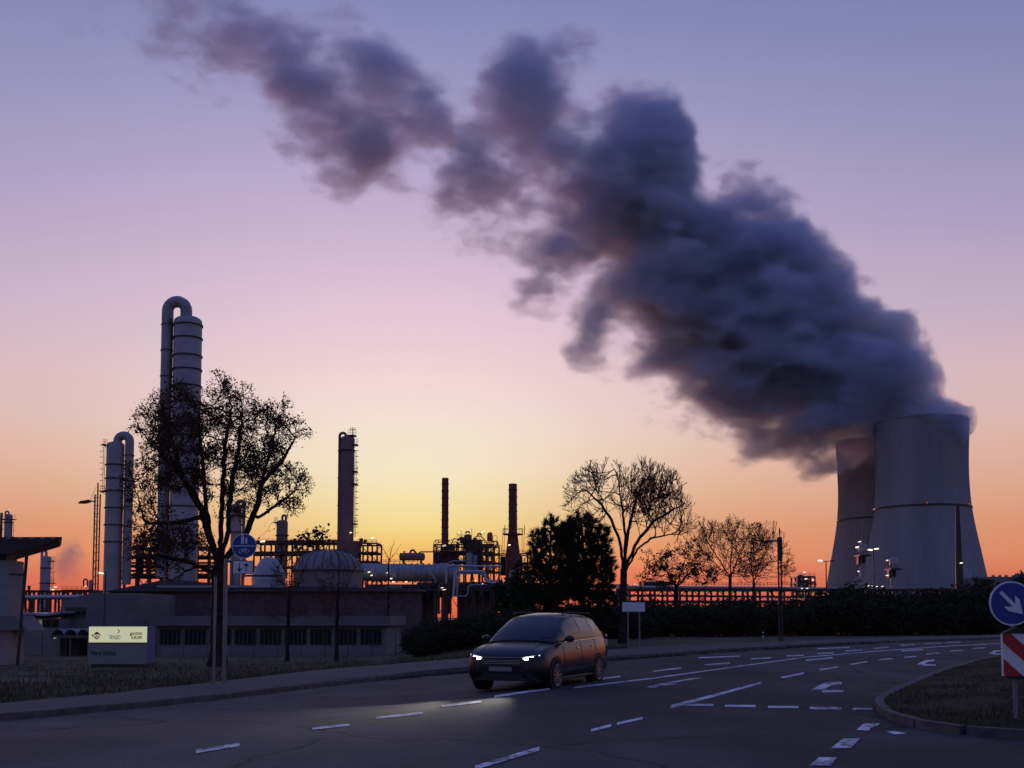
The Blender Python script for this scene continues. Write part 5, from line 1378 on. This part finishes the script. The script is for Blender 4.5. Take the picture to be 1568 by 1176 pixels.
# small plant groups in front of the towers
def ex(t):
    uprights("small_vessel", t, [(1226,3.5,880,902),(1233,5.5,884,902)], 262, "dsteel")
frame_thing("process_structure", "small lit plant block just past the twin street lamp", 1222, 1248, [883,892,902,915], 260, 6, 4, "dsteel", .2, "process plant", True, ex, [(1232,876,4,1.6),(1234,886.5,5,1.6),(1245,888,3,1.4)])
for (pxc, yt, lab, lamps) in ((1319, 832, "slim tower with a round head vessel before the half hidden cooling tower", [(1312.5,838,5.5,3),(1316.5,829.5,5,1.8),(1314.5,875,2.2,2.2)]),
                       (1366, 853, "slim tower with a box shaped head before the nearer cooling tower", [(1358.5,858,4,1.6),(1358.5,881,5,1.4)])):
    Y = 330.0; c = at(pxc, 870, Y); t = thing("loading_tower", lab, "process tower", (c.x, Y, PLANT_Z)); k = mpp(Y)
    mb = MB(); px_lathe(mb, pxc, Y, [(2.2, 915), (2.2, yt+18)], 14); mb.build("tower_shaft", "silver2", t, 40)
    mb = MB(); px_lathe(mb, pxc+2.5, Y, [(6.2, yt+17), (6.6, yt+6), (5.5, yt+2), (2.5, yt), (.1, yt)], 20); mb.build("head_vessel", "silver2", t, 45)
    mb = MB(); a = at(pxc-7, yt+18, Y); b = at(pxc+10, yt+18, Y); mb.box((a.x, Y-3, a.z-.4), (b.x, Y+3, a.z)); prail(mb, pxc-7, pxc+10, yt+18, Y, 6, 5, -3, .08); mb.build("platform", "dsteel", t, 0)
    mb = MB(); pbox(mb, pxc-4.5, yt+20, pxc-1.5, yt+32, Y-1, 2); pbox(mb, pxc+3, yt+20, pxc+6, yt+30, Y-1, 2); mb.build("support_leg", "dsteel", t, 0)
    for l in lamps: lampbox("lamp", t, l[0], l[1], Y-4, *l[2:])
Y = 300.0; c = at(1316, 890, Y)
t = thing("pipe_arch", "pale arched pipe standing on the long pipe bridge line", "pipe", (c.x, Y, PLANT_Z))
mb = MB(); ppipe(mb, [(1306.5,915),(1306.5,893)]+[(1315.5-9*math.cos(q*math.pi/10), 893-8*math.sin(q*math.pi/10)) for q in range(1,10)]+[(1324.5,893),(1324.5,915)], Y, .9, 0, 10); mb.build("arched_pipe", "silver", t, 40)

# street and yard lamps
def street_lamp(label, px, ytop, Y, arms, lit=None, r=.07, base_px=None):
    b = foot(px, Y); x = at(px, ytop+40, Y).x; t = thing("street_lamp", label, "street lamp", (x, Y, b.z))
    MB().bar((x, Y, b.z-.3), (x, Y, at(px, ytop, Y).z), r*1.4, r, 10).build("pole", "dsteel", t)
    for (x1, y1, x2, y2, on) in arms:
        mb = MB(); mb.bar((x, Y, at(px, y1, Y).z), at(x2, y2, Y), r*.6, n=6); mb.build("arm", "dsteel", t, 0)
        s = 1 if x2 > px else -1; p = at(x2, y2, Y); w = 5*mpp(Y)
        mb = MB(); mb.obox(p+Vector((s*w*.2, 0, 0)), (1,0,s*.12), (0,1,0), (-s*.12,0,1), w*.6, .18, .09); mb.build("lamp_head", "lampon" if on else "dsteel", t, 0)
    return t
street_lamp("twin armed street lamp seen against the half hidden cooling tower", 1265.5, 859, 150, [(1265.5,860,1257,858.5,True),(1265.5,860,1273,859,False)])
street_lamp("tall yard lamp lit at its head in front of the overlapping towers", 1338, 841, 150, [(1338,842,1333.5,842,True),(1338,842,1341,840.5,True)])
street_lamp("yellow lit yard lamp on a thin pole by the mid column", 160.5, 876, 118, [(160.5,877,156,877.5,True)])
for px, y, Y, lab in ((27, 911, 112, "small yard lamp glowing yellow on the gatehouse wall side"),):
    pass
# twin pole street lamp
Y = 70.0; b = foot(1194, Y); c = at(1194, 880, Y)
t = thing("street_lamp", "street lamp made of two close dark poles with one long level arm", "street lamp", (c.x, Y, b.z))
mb = MB()
for px in (1192.2, 1196.4): p = at(px, 880, Y); mb.bar((p.x, Y, b.z-.2), (p.x, Y, at(px, 823, Y).z), .055, n=10)
for y in (858, 880, 902): mb.bar(at(1192.2,y,Y), at(1196.4,y,Y), .04, n=6)
mb.build("pole", "dsteel", t)
MB().box((at(1191.2,830,Y).x, Y-.08, at(1194,857,Y).z), (at(1197.4,830,Y).x, Y+.08, at(1194,822.6,Y).z)).build("pole_casing", "dsteel", t, 0)
mb = MB(); pvbar(mb, 1194, 809, 823, Y, .035); mb.build("spike", "dsteel", t)
mb = MB(); mb.bar(at(1194,828,Y), at(1176,828.5,Y), .05, n=8); mb.build("arm", "dsteel", t)
mb = MB(); p = at(1172, 829.6, Y); mb.obox(p, (1,0,.05), (0,1,0), (-.05,0,1), .34, .14, .06); mb.build("lamp_head", "dsteel", t, 0)

# distant pipe racks closing the works towards the horizon
frame_thing("pipe_rack", "long low pipe rack behind the lone small column", -60, 150, [905,916,940], 262, 7, 16, "dsteel", .2, "pipe rack", False, None, [(21,898,5,2),(85,899,4,1.4),(131,898,4,1.4)])
def ex(t):
    mb = MB(); ppipe(mb, [(128,898),(128,890)]+[(128+3*(1-math.cos(q*math.pi/8)), 890-3*math.sin(q*math.pi/8)) for q in range(1,9)]+[(134,898)], 258, 1.2, 0, 8); mb.build("looped_pipe", "dsteel", t, 40)
    uprights("small_vessel", t, [(139,3,888,904)], 258, "silver2")
frame_thing("pipe_rack", "railed rooftop pipe platform between lone column and lattice mast", 95, 140, [904,912,940], 256, 6, 5, "dsteel", .18, "pipe rack", True, ex)
Y = 300.0; c = at(44, 908, Y)
t = thing("vent_stack", "stubby vent stack with flat cap beside the lone small column", "vent", (c.x, Y, PLANT_Z))
mb = MB(); px_lathe(mb, 44.5, Y, [(2.0, 920), (2.0, 899), (2.8, 899), (2.8, 897), (.1, 897)], 14); mb.build("vent_pipe", "dsteel", t, 30)
def ex(t):
    mb = MB()
    for y in (899, 905, 911): ppipe(mb, [(560,y,2),(960,y,2)], 290, 1.8)
    mb.build("pipe_run", "dsteel", t, 40)
frame_thing("pipe_rack", "distant dark pipe rack glimpsed between the pine trunks", 560, 962, [896,908,940], 289, 7, 22, "dsteel", .22, "pipe rack", False, ex)
# far power station hall
Y = 900.0; c = at(1560, 890, Y)
t = thing("power_station_hall", "long low pale hall on the skyline past the cooling tower", "building", (c.x, Y, PLANT_Z))
a, b = at(1513, 883, Y), at(1760, 883, Y)
MB().box((a.x, Y, PLANT_Z), (b.x, Y+60, a.z)).build("hall_wall", "wall", t, 0)
a2, b2 = at(1557, 878, Y-4), at(1640, 878, Y-4); MB().box((a2.x, Y-4, PLANT_Z), (b2.x, Y-.1, a2.z)).build("stair_tower", "wall", t, 0)
mb = MB()
for x in (1521,1531,1541,1552): pbox(mb, x, 880.5, x+2, 883, Y+2, 3)
mb.build("roof_vent", "wallgrey", t, 0)

# ------------------------------------------------------------------ buildings behind the verge
def building(name, label, px0, px1, ytop, Y, dep, wallm, cat="building"):
    c = at((px0+px1)/2, HORIZ, Y); t = thing(name, label, cat, (c.x, Y, PLANT_Z))
    a, b = at(px0, ytop, Y), at(px1, ytop, Y)
    MB().box((a.x, Y, PLANT_Z-.5), (b.x, Y+dep, a.z)).build("wall", wallm, t, 0)
    return t, a, b
# long low hall with a window band
Y = 126.0
t, a, b = building("low_hall", "long low flat roofed hall with a dark window band behind the grass verge", 241, 592, 958, Y, 16, "wall")
MB().box((a.x-.6, Y-.9, at(300,958,Y).z+.004), (b.x+.6, Y+16.6, at(300,943,Y).z)).build("roof", "wallgrey", t, 0)
zt, zb = at(300,963.5,Y).z, at(300,986.5,Y).z
for i in range(9):
    x0 = a.x+.3+(b.x-a.x-.4)*i/9; x1 = a.x+(b.x-a.x-.4)*(i+1)/9
    f = MB().box((x0, Y-.06, zb), (x1-.15, Y-.003, zt)).build("window", "glass", t, 0)
    mb = MB()
    for q in range(6): xx = x0+(x1-.15-x0)*q/5; mb.box((xx-.035, Y-.10, zb), (xx+.035, Y-.062, zt))
    mb.box((x0, Y-.104, zb-.06), (x1-.15, Y-.064, zb)); mb.box((x0, Y-.104, zt), (x1-.15, Y-.064, zt+.06))
    mb.build("window_frame", "frame", f, 0)
# big warehouse with a shallow gable
Y = 150.0
t, a, b = building("warehouse", "big dark warehouse with a shallow gabled roof rising behind the low hall", 168, 640, 906, Y, 40, "brickw")
zr = at(230,886.5,Y).z; zl = a.z; xm = at(262,890,Y).x; xe = at(352,900,Y).x
mb = MB(); mb.prism([Vector((a.x-.5,0,zl)), Vector((xm,0,zr)), Vector((xe,0,zl+.9)), Vector((b.x+.5,0,zl+.4)), Vector((b.x+.5,0,zl+.01)), Vector((a.x-.5,0,zl+.01))], (0,Y-.8,0), (0,Y+40,0)); mb.build("roof", "roof", t, 0)
mb = MB(); pbox(mb, 240, 896.5, 440, 899.5, Y-1.0, .3); mb.build("eaves_strip", "roofpale", t, 0)
# office building with gable and upper windows
Y = 132.0
t, a, b = building("office_building", "grey two storey office with a slanted parapet and a strip of upper windows", 94, 214, 921, Y, 14, "wallgrey")
z0 = a.z
mb = MB(); mb.prism([Vector((a.x,0,z0+.004)), Vector((at(138,908,Y).x,0,at(138,908,Y).z)), Vector((at(214,908,Y).x,0,at(138,908,Y).z)), Vector((b.x,0,z0+.004))], (0,Y,0), (0,Y+14,0)); mb.build("parapet", "wallgrey", t, 0)
for i in range(4):
    x0, x1 = at(101+i*8, 940, Y).x, at(107.6+i*8, 940, Y).x
    f = MB().box((x0, Y-.05, at(100,945,Y).z), (x1, Y-.003, at(100,931,Y).z)).build("window", "glass", t, 0)
    mb = MB(); mb.box((x0-.12, Y-.09, at(100,946.5,Y).z), (x1+.06, Y-.003, at(100,945.1,Y).z)); mb.box((x0-.12, Y-.09, at(100,930.9,Y).z), (x1+.06, Y-.003, at(100,929.5,Y).z)); mb.build("window_frame", "frame", f, 0)
mb = MB()
for q in (-.1, .1): pass
# vaulted entrance canopy
Yc = 126.0; c = at(108, 1003, Yc)
t2 = thing("entrance_canopy", "vaulted translucent entrance canopy on thin posts in front of the office", "canopy", (c.x, Yc, PLANT_Z))
xa, xb = at(78.5, 970, Yc).x, at(137, 970, Yc).x; zc = at(100, 973, Yc).z; zt = at(100, 963, Yc).z
mb = MB(); nb_ = 3
for i in range(nb_):
    x0 = xa+(xb-xa)*i/nb_; x1 = xa+(xb-xa)*(i+1)/nb_; xm = (x0+x1)/2; w = (x1-x0)/2
    ps = [Vector((xm-w*math.cos(q*math.pi/10), 0, zc+(zt-zc)*math.sin(q*math.pi/10))) for q in range(11)]
    inn = [Vector((xm-w*.96*math.cos(q*math.pi/10), 0, zc+(zt-zc)*.9*math.sin(q*math.pi/10))) for q in range(11)]
    for q in range(10): mb.prism([ps[q], ps[q+1], inn[q+1], inn[q]], (0,Yc,0), (0,Yc+5.9,0))
mb.build("vaulted_roof", "roofpale", t2, 60)
mb = MB(); mb.box((xa, Yc-.05, zc-.28), (xb, Yc+.15, zc-.002)); mb.build("fascia_beam", "frame", t2, 0)
for q in (0, .5, 1.0):
    x = xa+.15+(xb-xa-.3)*q; MB().bar((x, Yc+.1, PLANT_Z), (x, Yc+.1, zc-.28), .07, n=8).build("post", "steel", t2)
MB().box((xa+1, 131.6, PLANT_Z), (xb-.5, 131.95, zc-.5)).build("glazed_screen", "glass", t2, 0)
lampbox("lamp", t2, 84, 976.5, Yc+2, 2.6, 1.6, "lampon")
# lit gate building with a curved roof
Y = 129.0
t, a, b = building("gate_building", "low pale gate building with lit windows and a curved white roof edge", 12, 93, 947, Y, 12, "wall")
mb = MB(); prof = [(8,945.2),(22,942),(34,938.5),(46,937.5),(58,939),(70,940),(84,937.5),(94,935.5),(94,938.5),(84,941),(70,943.2),(58,942.6),(46,941.5),(34,942.5),(22,946),(8,946.8)]
top = [at(x, y, Y-1) for x, y in prof[:8]]; botp = [at(x, y, Y-1) for x, y in prof[8:]][::-1]
for q in range(7): mb.prism([top[q], top[q+1], botp[q+1], botp[q]], (0,0,0), (0,13.5,0))
mb.build("curved_roof", "roofpale", t, 60)
for x0, x1, on in ((40,58,1),(59.5,64.5,1),(66,78,0),(79.5,90,0),(18,38,0)):
    q0, q1 = at(x0, 960, Y), at(x1, 950, Y)
    f = MB().box((q0.x, Y-.05, q0.z), (q1.x, Y-.003, at(x0,949,Y).z)).build("window", "winlit" if on else "glass", t, 0)
    mb = MB(); mb.box((q0.x-.08, Y-.09, q0.z-.1), (q1.x+.08, Y-.052, q0.z)); mb.box((q0.x-.08, Y-.09, at(x0,949,Y).z), (q1.x+.08, Y-.052, at(x0,949,Y).z+.1)); mb.build("window_frame", "frame", f, 0)
for px in (45.5, 51.5, 59.5): lampbox("ceiling_lamp", t, px, 957.3, Y-.10, 4.5 if px < 58 else 7, 1.5)
# long silver pipeline in front of the gate building roofs
Y = 185.0; c = at(80, 916, Y)
t = thing("silver_pipeline", "long level silver pipeline running above the gate building roof", "pipeline", (c.x, Y, PLANT_Z))
mb = MB(); ppipe(mb, [(-80,915.5),(150,913.5)], Y, 3.0, 0, 18); mb.build("pipe_shell", "silver", t, 40)
mb = MB()
for x in range(-70, 150, 24): p = at(x, 918, Y); mb.box((p.x-.15, Y-.5, PLANT_Z), (p.x+.15, Y+.5, p.z))
mb.build("trestle", "dsteel", t, 0)
# wire fence in front of the works
Yf = 112.0; c = at(330, 1003, Yf)
t = thing("wire_fence", "thin posted wire fence along the works in front of the low hall", "fence", foot(330, Yf))
for px in range(66, 610, 36):
    p = foot(px, Yf); MB().bar((p.x, Yf, p.z-.2), (p.x, Yf, p.z+2.4), .04, n=6).build("fence_post", "dsteel", t)
mb = MB(); p0, p1 = foot(66, Yf), foot(606, Yf)
for h in (.4, .9, 1.4, 1.9, 2.35): 
    prev = None
    for px in range(66, 610, 36):
        p = foot(px, Yf)+Vector((0,0,h))
        if prev: mb.bar(prev, p, .008, n=3)
        prev = p
mb.build("fence_wire", "dsteel", t, 0)

# gatehouse canopy at the frame edge
Y = 68.0; b0 = foot(10, Y); k = mpp(Y)
t = thing("gatehouse_canopy", "dark wedge shaped entrance roof on a pale pillar with a slanted post", "canopy", b0)
P = [at(x, y, Y) for x, y in ((-160,823),(95,822),(91,826),(16,848),(-160,852))]
MB().prism(P, (0,0,0), (-.41*7.5,7.5,0)).build("wedge_roof", "canopy", t, 0)
mb = MB()
for x in (10,28,46,62,78): pbox(mb, x, 823.6, x+6, 825, Y-.05, .1)
mb.build("roof_edge_light", "silver", t, 0)
def pb2(name, x0, y0, x1, y1, dep, m, dy=0):
    return pbox(MB(), x0, y0, x1, y1, Y, dep, dy).build(name, m, t, 0)
pb2("upper_pillar", -26, 858, 17, 943, 1.8, "conc2", .5); pb2("pillar_neck", -24, 846, 10, 858, 1.5, "canopy", .6)
MB().prism([at(x, y, Y) for x, y in ((-60,943),(20,943),(38,965),(-60,965))], (0,.3,0), (0,3.0,0)).build("sloped_fascia", "wall", t, 0)
a = at(-30, 965, Y); q = at(12, 965, Y); MB().box((a.x, Y+.7, b0.z-.3), (q.x, Y+2.3, a.z-.004)).build("lower_pillar", "pinkc", t, 0)
mb = MB(); mb.bar(at(26.5,1018,Y+.2)-Vector((0,0,.2)), at(42,838,Y+.2), .10, .10, 12); mb.build("slanted_post", "dsteel", t)
mb = MB(); mb.bar(at(14,879,Y+.2), at(38,880,Y+.2), .06, n=8); mb.build("tie_rail", "dsteel", t)

# ------------------------------------------------------------------ oncoming car with lit headlights
def build_car():
    FC = Vector((-.22, 23.4, -.05)); bd = Vector((.40, .917, 0)).normalized(); ld = Vector((bd.y, -bd.x, 0))  # to the rear; towards the viewer's side
    t = thing("car", "dark estate car with lit headlights coming along the road towards the viewer", "car", FC+bd*2.2)
    def W(s, w, z): return FC+bd*s+ld*w+Vector((0,0,z))
    # (s, sill z, half width, belt half width, belt z, crown)
    S = [(0.00,.30,.62,.60,.62,.02),(0.05,.24,.76,.72,.70,.03),(0.18,.21,.86,.78,.79,.04),(.45,.20,.90,.80,.88,.05),(.85,.20,.91,.81,.95,.05),(1.20,.20,.915,.82,1.00,.04),
         (1.9,.20,.92,.84,1.02,.02),(2.7,.20,.92,.84,1.04,.02),(3.5,.20,.92,.83,1.06,.02),(4.1,.22,.91,.80,1.08,.02),(4.38,.28,.86,.76,1.06,.02),(4.5,.36,.76,.70,.98,.02)]
    v = []; f = []; rows = []
    for s, zs, w, wb, zb, cr in S:
        pr = [(w*.90, zs), (w*.985, zs+.10), (w, zs+(zb-zs)*.38), (w*.992, zs+(zb-zs)*.66), (wb+(w-wb)*.45, zb-.06), (wb, zb), (wb*.55, zb+cr*.8), (0, zb+cr)]
        ring = pr+[(-a, b) for a, b in pr[-2::-1]]
        rows.append([W(s, a, b) for a, b in ring])
    n = len(rows[0])
    for r in rows: v += r
    for i in range(len(rows)-1):
        for k in range(n-1): f.append((i*n+k, i*n+k+1, (i+1)*n+k+1, (i+1)*n+k))
        f.append((i*n+n-1, i*n, (i+1)*n, (i+1)*n+n-1))
    f += [tuple(range(n)), tuple(range(len(v)-1, len(v)-n-1, -1))]
    # cabin shell
    C = [(1.05,.80,1.00,.78,1.01),(1.45,.82,1.02,.73,1.28),(1.95,.83,1.02,.66,1.53),(2.6,.83,1.03,.64,1.60),(3.4,.83,1.05,.63,1.58),(4.0,.81,1.07,.62,1.52),(4.25,.79,1.07,.64,1.36),(4.45,.76,1.04,.70,1.05)]
    mb = MB(); mb.add(v, f)
    o = []; m2 = 9
    vv = []
    for s, w0, z0, w1, z1 in C:
        pr = [(w0, z0-.05), (w0*.985, z0+(z1-z0)*.3), (w1+(w0-w1)*.25, z0+(z1-z0)*.72), (w1*.97, z1-.03*(z1>1.2)), (w1*.80, z1+.02), (w1*.4, z1+.045), (0, z1+.05)]
        ring = pr+[(-a, b) for a, b in pr[-2::-1]]; vv.append([W(s, a, b) for a, b in ring])
    n2 = len(vv[0]); fl = [p for r in vv for p in r]; ff = []
    for i in range(len(vv)-1):
        for k in range(n2-1): ff.append((i*n2+k, i*n2+k+1, (i+1)*n2+k+1, (i+1)*n2+k))
    ff += [tuple(range(n2)), tuple(range(len(fl)-1, len(fl)-n2-1, -1))]
    mb.add(fl, ff); mb.build("body", "carpaint", t, 40)
    def cab(i, tt, k0, out=.006):     # point on the cabin between stations i,i+1 at ring position k0
        a = vv[i]; b = vv[min(i+1, len(vv)-1)]
        def onr(r, q): lo = int(math.floor(q)); hi = min(lo+1, n2-1); return r[lo].lerp(r[hi], q-lo)
        p = onr(a, k0).lerp(onr(b, k0), tt); ctr = W(S[0][0]+C[i][0], 0, 1.15); 
        return p+(p-ctr).normalized()*out
    # windscreen and rear window
    def patch(name, ij, ks, mname):
        g = [[cab(i, tt, q) for q in ks] for i, tt in ij]; vs = [p for r in g for p in r]; w = len(ks)
        fs = [(a*w+b, a*w+b+1, (a+1)*w+b+1, (a+1)*w+b) for a in range(len(g)-1) for b in range(w-1)]
        return MB().add(vs, fs).build(name, mname, t, 40)
    ksw = [3.25+.5*q for q in range(12)]; ksw = [q for q in ksw if q <= 8.75]
    patch("windscreen", [(0,.18),(0,.6),(1,.0),(1,.5),(1,.93)], ksw, "glass")
    patch("rear_window", [(5,.25),(5,.9),(6,.3),(6,.7)], ksw, "glass")
    for side in (0, 1):
        sk = (lambda q: q) if side == 0 else (lambda q: n2-1-q)
        for (i0, t0, i1, t1) in ((1,.30,2,.95),(3,.02,3,.97),(4,.05,4,.92)):
            ij = [(i0, t0)]+[(j, 0.0) for j in range(i0+1, i1+1)]+[(i1, t1)]
            patch("side_window", ij, [sk(q) for q in (.6, 1.2, 1.8, 2.4, 2.75)], "glass")
    # door seams, handles and sill trim follow the body side
    def side_pt(s0, k0, sd, out=.004):
        i = max(q for q in range(len(S)-1) if S[q][0] <= s0+1e-6); tt = (s0-S[i][0])/(S[i+1][0]-S[i][0])
        lo = int(k0); r0, r1 = rows[i], rows[i+1]; p = r0[lo].lerp(r0[lo+1], k0-lo).lerp(r1[lo].lerp(r1[lo+1], k0-lo), tt)
        if sd < 0: c0 = FC+bd*s0; off = (p-c0).dot(ld); p = p-ld*2*off
        return p+ld*sd*out
    for sd in (1, -1):
        mb = MB()
        for s0 in (1.32, 2.42, 3.38): mb.tube([side_pt(s0+(.10*max(0, .5-q) if s0 > 3 else 0), .3+4.6*q, sd, .001) for q in [j/8 for j in range(9)]], .006, n=5)
        mb.tube([side_pt(1.32+2.06*q/10, .55, sd, .001) for q in range(11)], .006, n=5); mb.build("door_seam", "black", t, 40)
        for s0 in (2.20, 3.18): mb = MB(); mb.tube([side_pt(s0-.09+.18*q/6, 3.55, sd, .012+.012*math.sin(q/6*math.pi)) for q in range(7)], .013, n=6); mb.build("door_handle", "chrome", t, 50)
        mb = MB(); mb.tube([side_pt(1.25+2.0*q/10, .45, sd, .006) for q in range(11)], .035, n=6); mb.build("sill_trim", "plastic", t, 50)
        mb = MB(); mb.tube([side_pt(1.15+3.05*q/14, 4.95, sd, .004) for q in range(15)], .011, n=6); mb.build("window_trim", "chrome", t, 50)
    for sd in (1, -1):
        MB().tube([side_pt(.12+.98*q/8, 5.6, sd, 0)+Vector((0,0,.004)) for q in range(9)], .005, n=5).build("bonnet_seam", "black", t, 40)
    # front: grille, lower intake, plate, headlights
    def fpanel(name, w0, w1, z0, z1, s, m, thick=.02, bow=.10, z0b=None, z1b=None, par=None):
        vs = []; nq = 11
        for q in range(nq):
            u_ = q/(nq-1); w = w0+(w1-w0)*u_; ss = s+bow*(w/.8)**2+.06*max(0, abs(w)-.6)/.2
            za = z0+((z0b if z0b is not None else z0)-z0)*u_; zc = z1+((z1b if z1b is not None else z1)-z1)*u_
            vs += [W(ss, w, za), W(ss, w, zc), W(ss+thick, w, za), W(ss+thick, w, zc)]
        fs = []
        for q in range(nq-1):
            a = q*4; b = a+4; fs += [(a, a+1, b+1, b), (a+2, b+2, b+3, a+3), (a+1, a+3, b+3, b+1), (a, b, b+2, a+2)]
        fs += [(0, 2, 3, 1), ((nq-1)*4, (nq-1)*4+1, (nq-1)*4+3, (nq-1)*4+2)]
        return MB().add(vs, fs).build(name, m, par or t, 30)
    fpanel("grille", -.44, .44, .545, .70, -.030, "plastic", .06); fpanel("lower_intake", -.62, .62, .27, .385, -.040, "plastic", .08, .12)
    fpanel("bumper", -.82, .82, .395, .53, -.060, "carpaint", .11, .13)
    for z_ in (.575, .61, .645): fpanel("grille_bar", -.42, .42, z_, z_+.012, -.038, "chrome", .012)
    fpanel("grille_surround", -.46, .46, .70, .715, -.036, "chrome", .02); fpanel("splitter", -.74, .74, .225, .262, -.050, "plastic", .10, .13)
    fpanel("number_plate", -.26, .26, .425, .515, -.078, "greycab", .012, .05)
    for s in (-1, 1):
        h = fpanel("headlight", s*.47, s*.80, .60, .71, -.022, "headglass", .06, .13, .655, .765)
        for q, rr, zz in ((.545, .046, .662), (.665, .040, .690)):
            c = W(-.032+.13*(q/.8)**2+.06*max(0, q-.6)/.2, s*q, zz)
            MB().bar(c-bd*.006, c+bd*.02, rr, n=20).build("headlight_lens", "headlit", h, 40)
        vs = [W(-.034+.13*(w/.8)**2+.06*max(0, w-.6)/.2, s*w, .606+(w-.47)*.16) for w in (.48, .55, .62, .69, .76)]
        MB().tube(vs, .010, n=6).build("light_strip", "drl", h, 40)
        fpanel("fog_light", s*.66, s*.78, .30, .36, -.045, "lampoff", .05, .12)
        L = bpy.data.lights.new("headlight_beam", 'SPOT'); L.energy = 520; L.spot_size = R(44); L.spot_blend = 1.0; L.color = (1, .95, .84); L.shadow_soft_size = .06
        lo = bpy.data.objects.new("headlight_beam", L); COL.objects.link(lo); lo.parent = t
        lo.location = W(-.16, s*.60, .66)-BASE[t.name]
        d = -bd+Vector((0,0,-.075)); lo.rotation_euler = (-d).to_track_quat('Z', 'Y').to_euler()
        bm = bmesh.new(); bmesh.ops.create_icosphere(bm, subdivisions=3, radius=1)
        c = W(1.40, s*1.0, 1.08); vs = []
        for q in bm.verts: a_, b_, c_ = q.co; vs.append(c+bd*(a_*.085 if a_ < 0 else a_*.03)+ld*b_*.115+Vector((0,0,c_*.075)))
        fs = [tuple(x.index for x in f_.verts) for f_ in bm.faces]; bm.free()
        mb = MB().add(vs, fs); mb.bar(W(1.44, s*.82, 1.02), W(1.41, s*.93, 1.05), .022, n=8); mb.build("wing_mirror", "carpaint", t, 60)
        mb = MB(); mb.tube([W(2.0, s*.60, 1.60), W(2.1, s*.60, 1.655), W(3.0, s*.60, 1.655), W(3.8, s*.585, 1.635), W(3.95, s*.58, 1.575)], .016, n=8); mb.build("roof_rail", "black", t)
        for s0 in (.85, 3.55):
            MB().bar(W(s0, s*.70, .345), W(s0, s*.918, .345), .375, n=36).build("wheel_arch", "black", t, 30)
            mb = MB(); o1 = W(s0, s*.72, .325); ax_ = ld*s
            prof = [(.20,0),(.30,.0),(.325,.03),(.325,.185),(.30,.212),(.235,.216)]
            vs = []; N_ = 36
            u, w = bd, Vector((0,0,1))
            for r_, a_ in prof:
                for i in range(N_): q = 2*math.pi*i/N_; vs.append(o1+ax_*a_+(u*math.cos(q)+w*math.sin(q))*r_)
            fs = [(k_*N_+i, k_*N_+(i+1) % N_, (k_+1)*N_+(i+1) % N_, (k_+1)*N_+i) for k_ in range(len(prof)-1) for i in range(N_)]
            wh = MB().add(vs, fs).build("wheel", "tyre", t, 40)
            mb = MB(); mb.bar(o1+ax_*.15, o1+ax_*.16, .232, n=36)
            mb.tube([o1+ax_*.205+(u*math.cos(2*math.pi*i/36)+w*math.sin(2*math.pi*i/36))*.228 for i in range(37)], .012, n=6)
            for i in range(10):
                q = 2*math.pi*i/10; d2 = u*math.cos(q)+w*math.sin(q); mb.obox(o1+ax_*.198+d2*.125, d2, d2.cross(ax_), ax_, .10, .013, .010)
            mb.bar(o1+ax_*.19, o1+ax_*.214, .05, n=16); mb.build("rim", "rim", wh, 30)
        MB().obox(W(4.46, s*.66, .86), bd, ld, (0,0,1), .05, .09, .07).build("tail_light", "red", t, 0)
    mb = MB()
    for w in (-.30, .22): mb.tube([W(1.06, w, 1.035), W(1.13, w+.28, 1.105), W(1.16, w+.5, 1.13)], .007, n=5)
    mb.build("wiper", "black", t, 0)
build_car()

# ------------------------------------------------------------------ render settings
for o in scene.objects:
    if o.parent is None and o.type in ('MESH', 'EMPTY') and o.get("kind") == "structure" and not o.get("label"):
        nm = o.name.split(".")[0].replace("_", " ")
        o["category"] = nm
LABELS = {"ground": "wide dark grass and soil ground reaching to the horizon", "road": "curving two carriageway asphalt road with worn white markings", "footpath": "raised grey footpath along the far side of the road",
          "kerb": "row of grey kerb stones between footpath and road", "island_kerb": "rounded grey kerb around the grassy traffic island", "island_ground": "grassy mound inside the kerb of the traffic island"}
for k_, v_ in LABELS.items():
    if k_ in bpy.data.objects: bpy.data.objects[k_]["label"] = v_
scene.render.engine = 'CYCLES'
vs = scene.view_settings; vs.view_transform = 'Standard'; vs.look = 'None'; vs.exposure = 0; vs.gamma = 1
cy = scene.cycles
cy.max_bounces = 5; cy.diffuse_bounces = 2; cy.glossy_bounces = 2; cy.transmission_bounces = 2; cy.volume_bounces = 2; cy.transparent_max_bounces = 8
cy.use_adaptive_sampling = True; cy.adaptive_threshold = 0.06; cy.adaptive_min_samples = 20
cy.volume_max_steps = 256
cy.use_denoising = True
try: cy.denoiser = 'OPENIMAGEDENOISE'
except Exception: pass
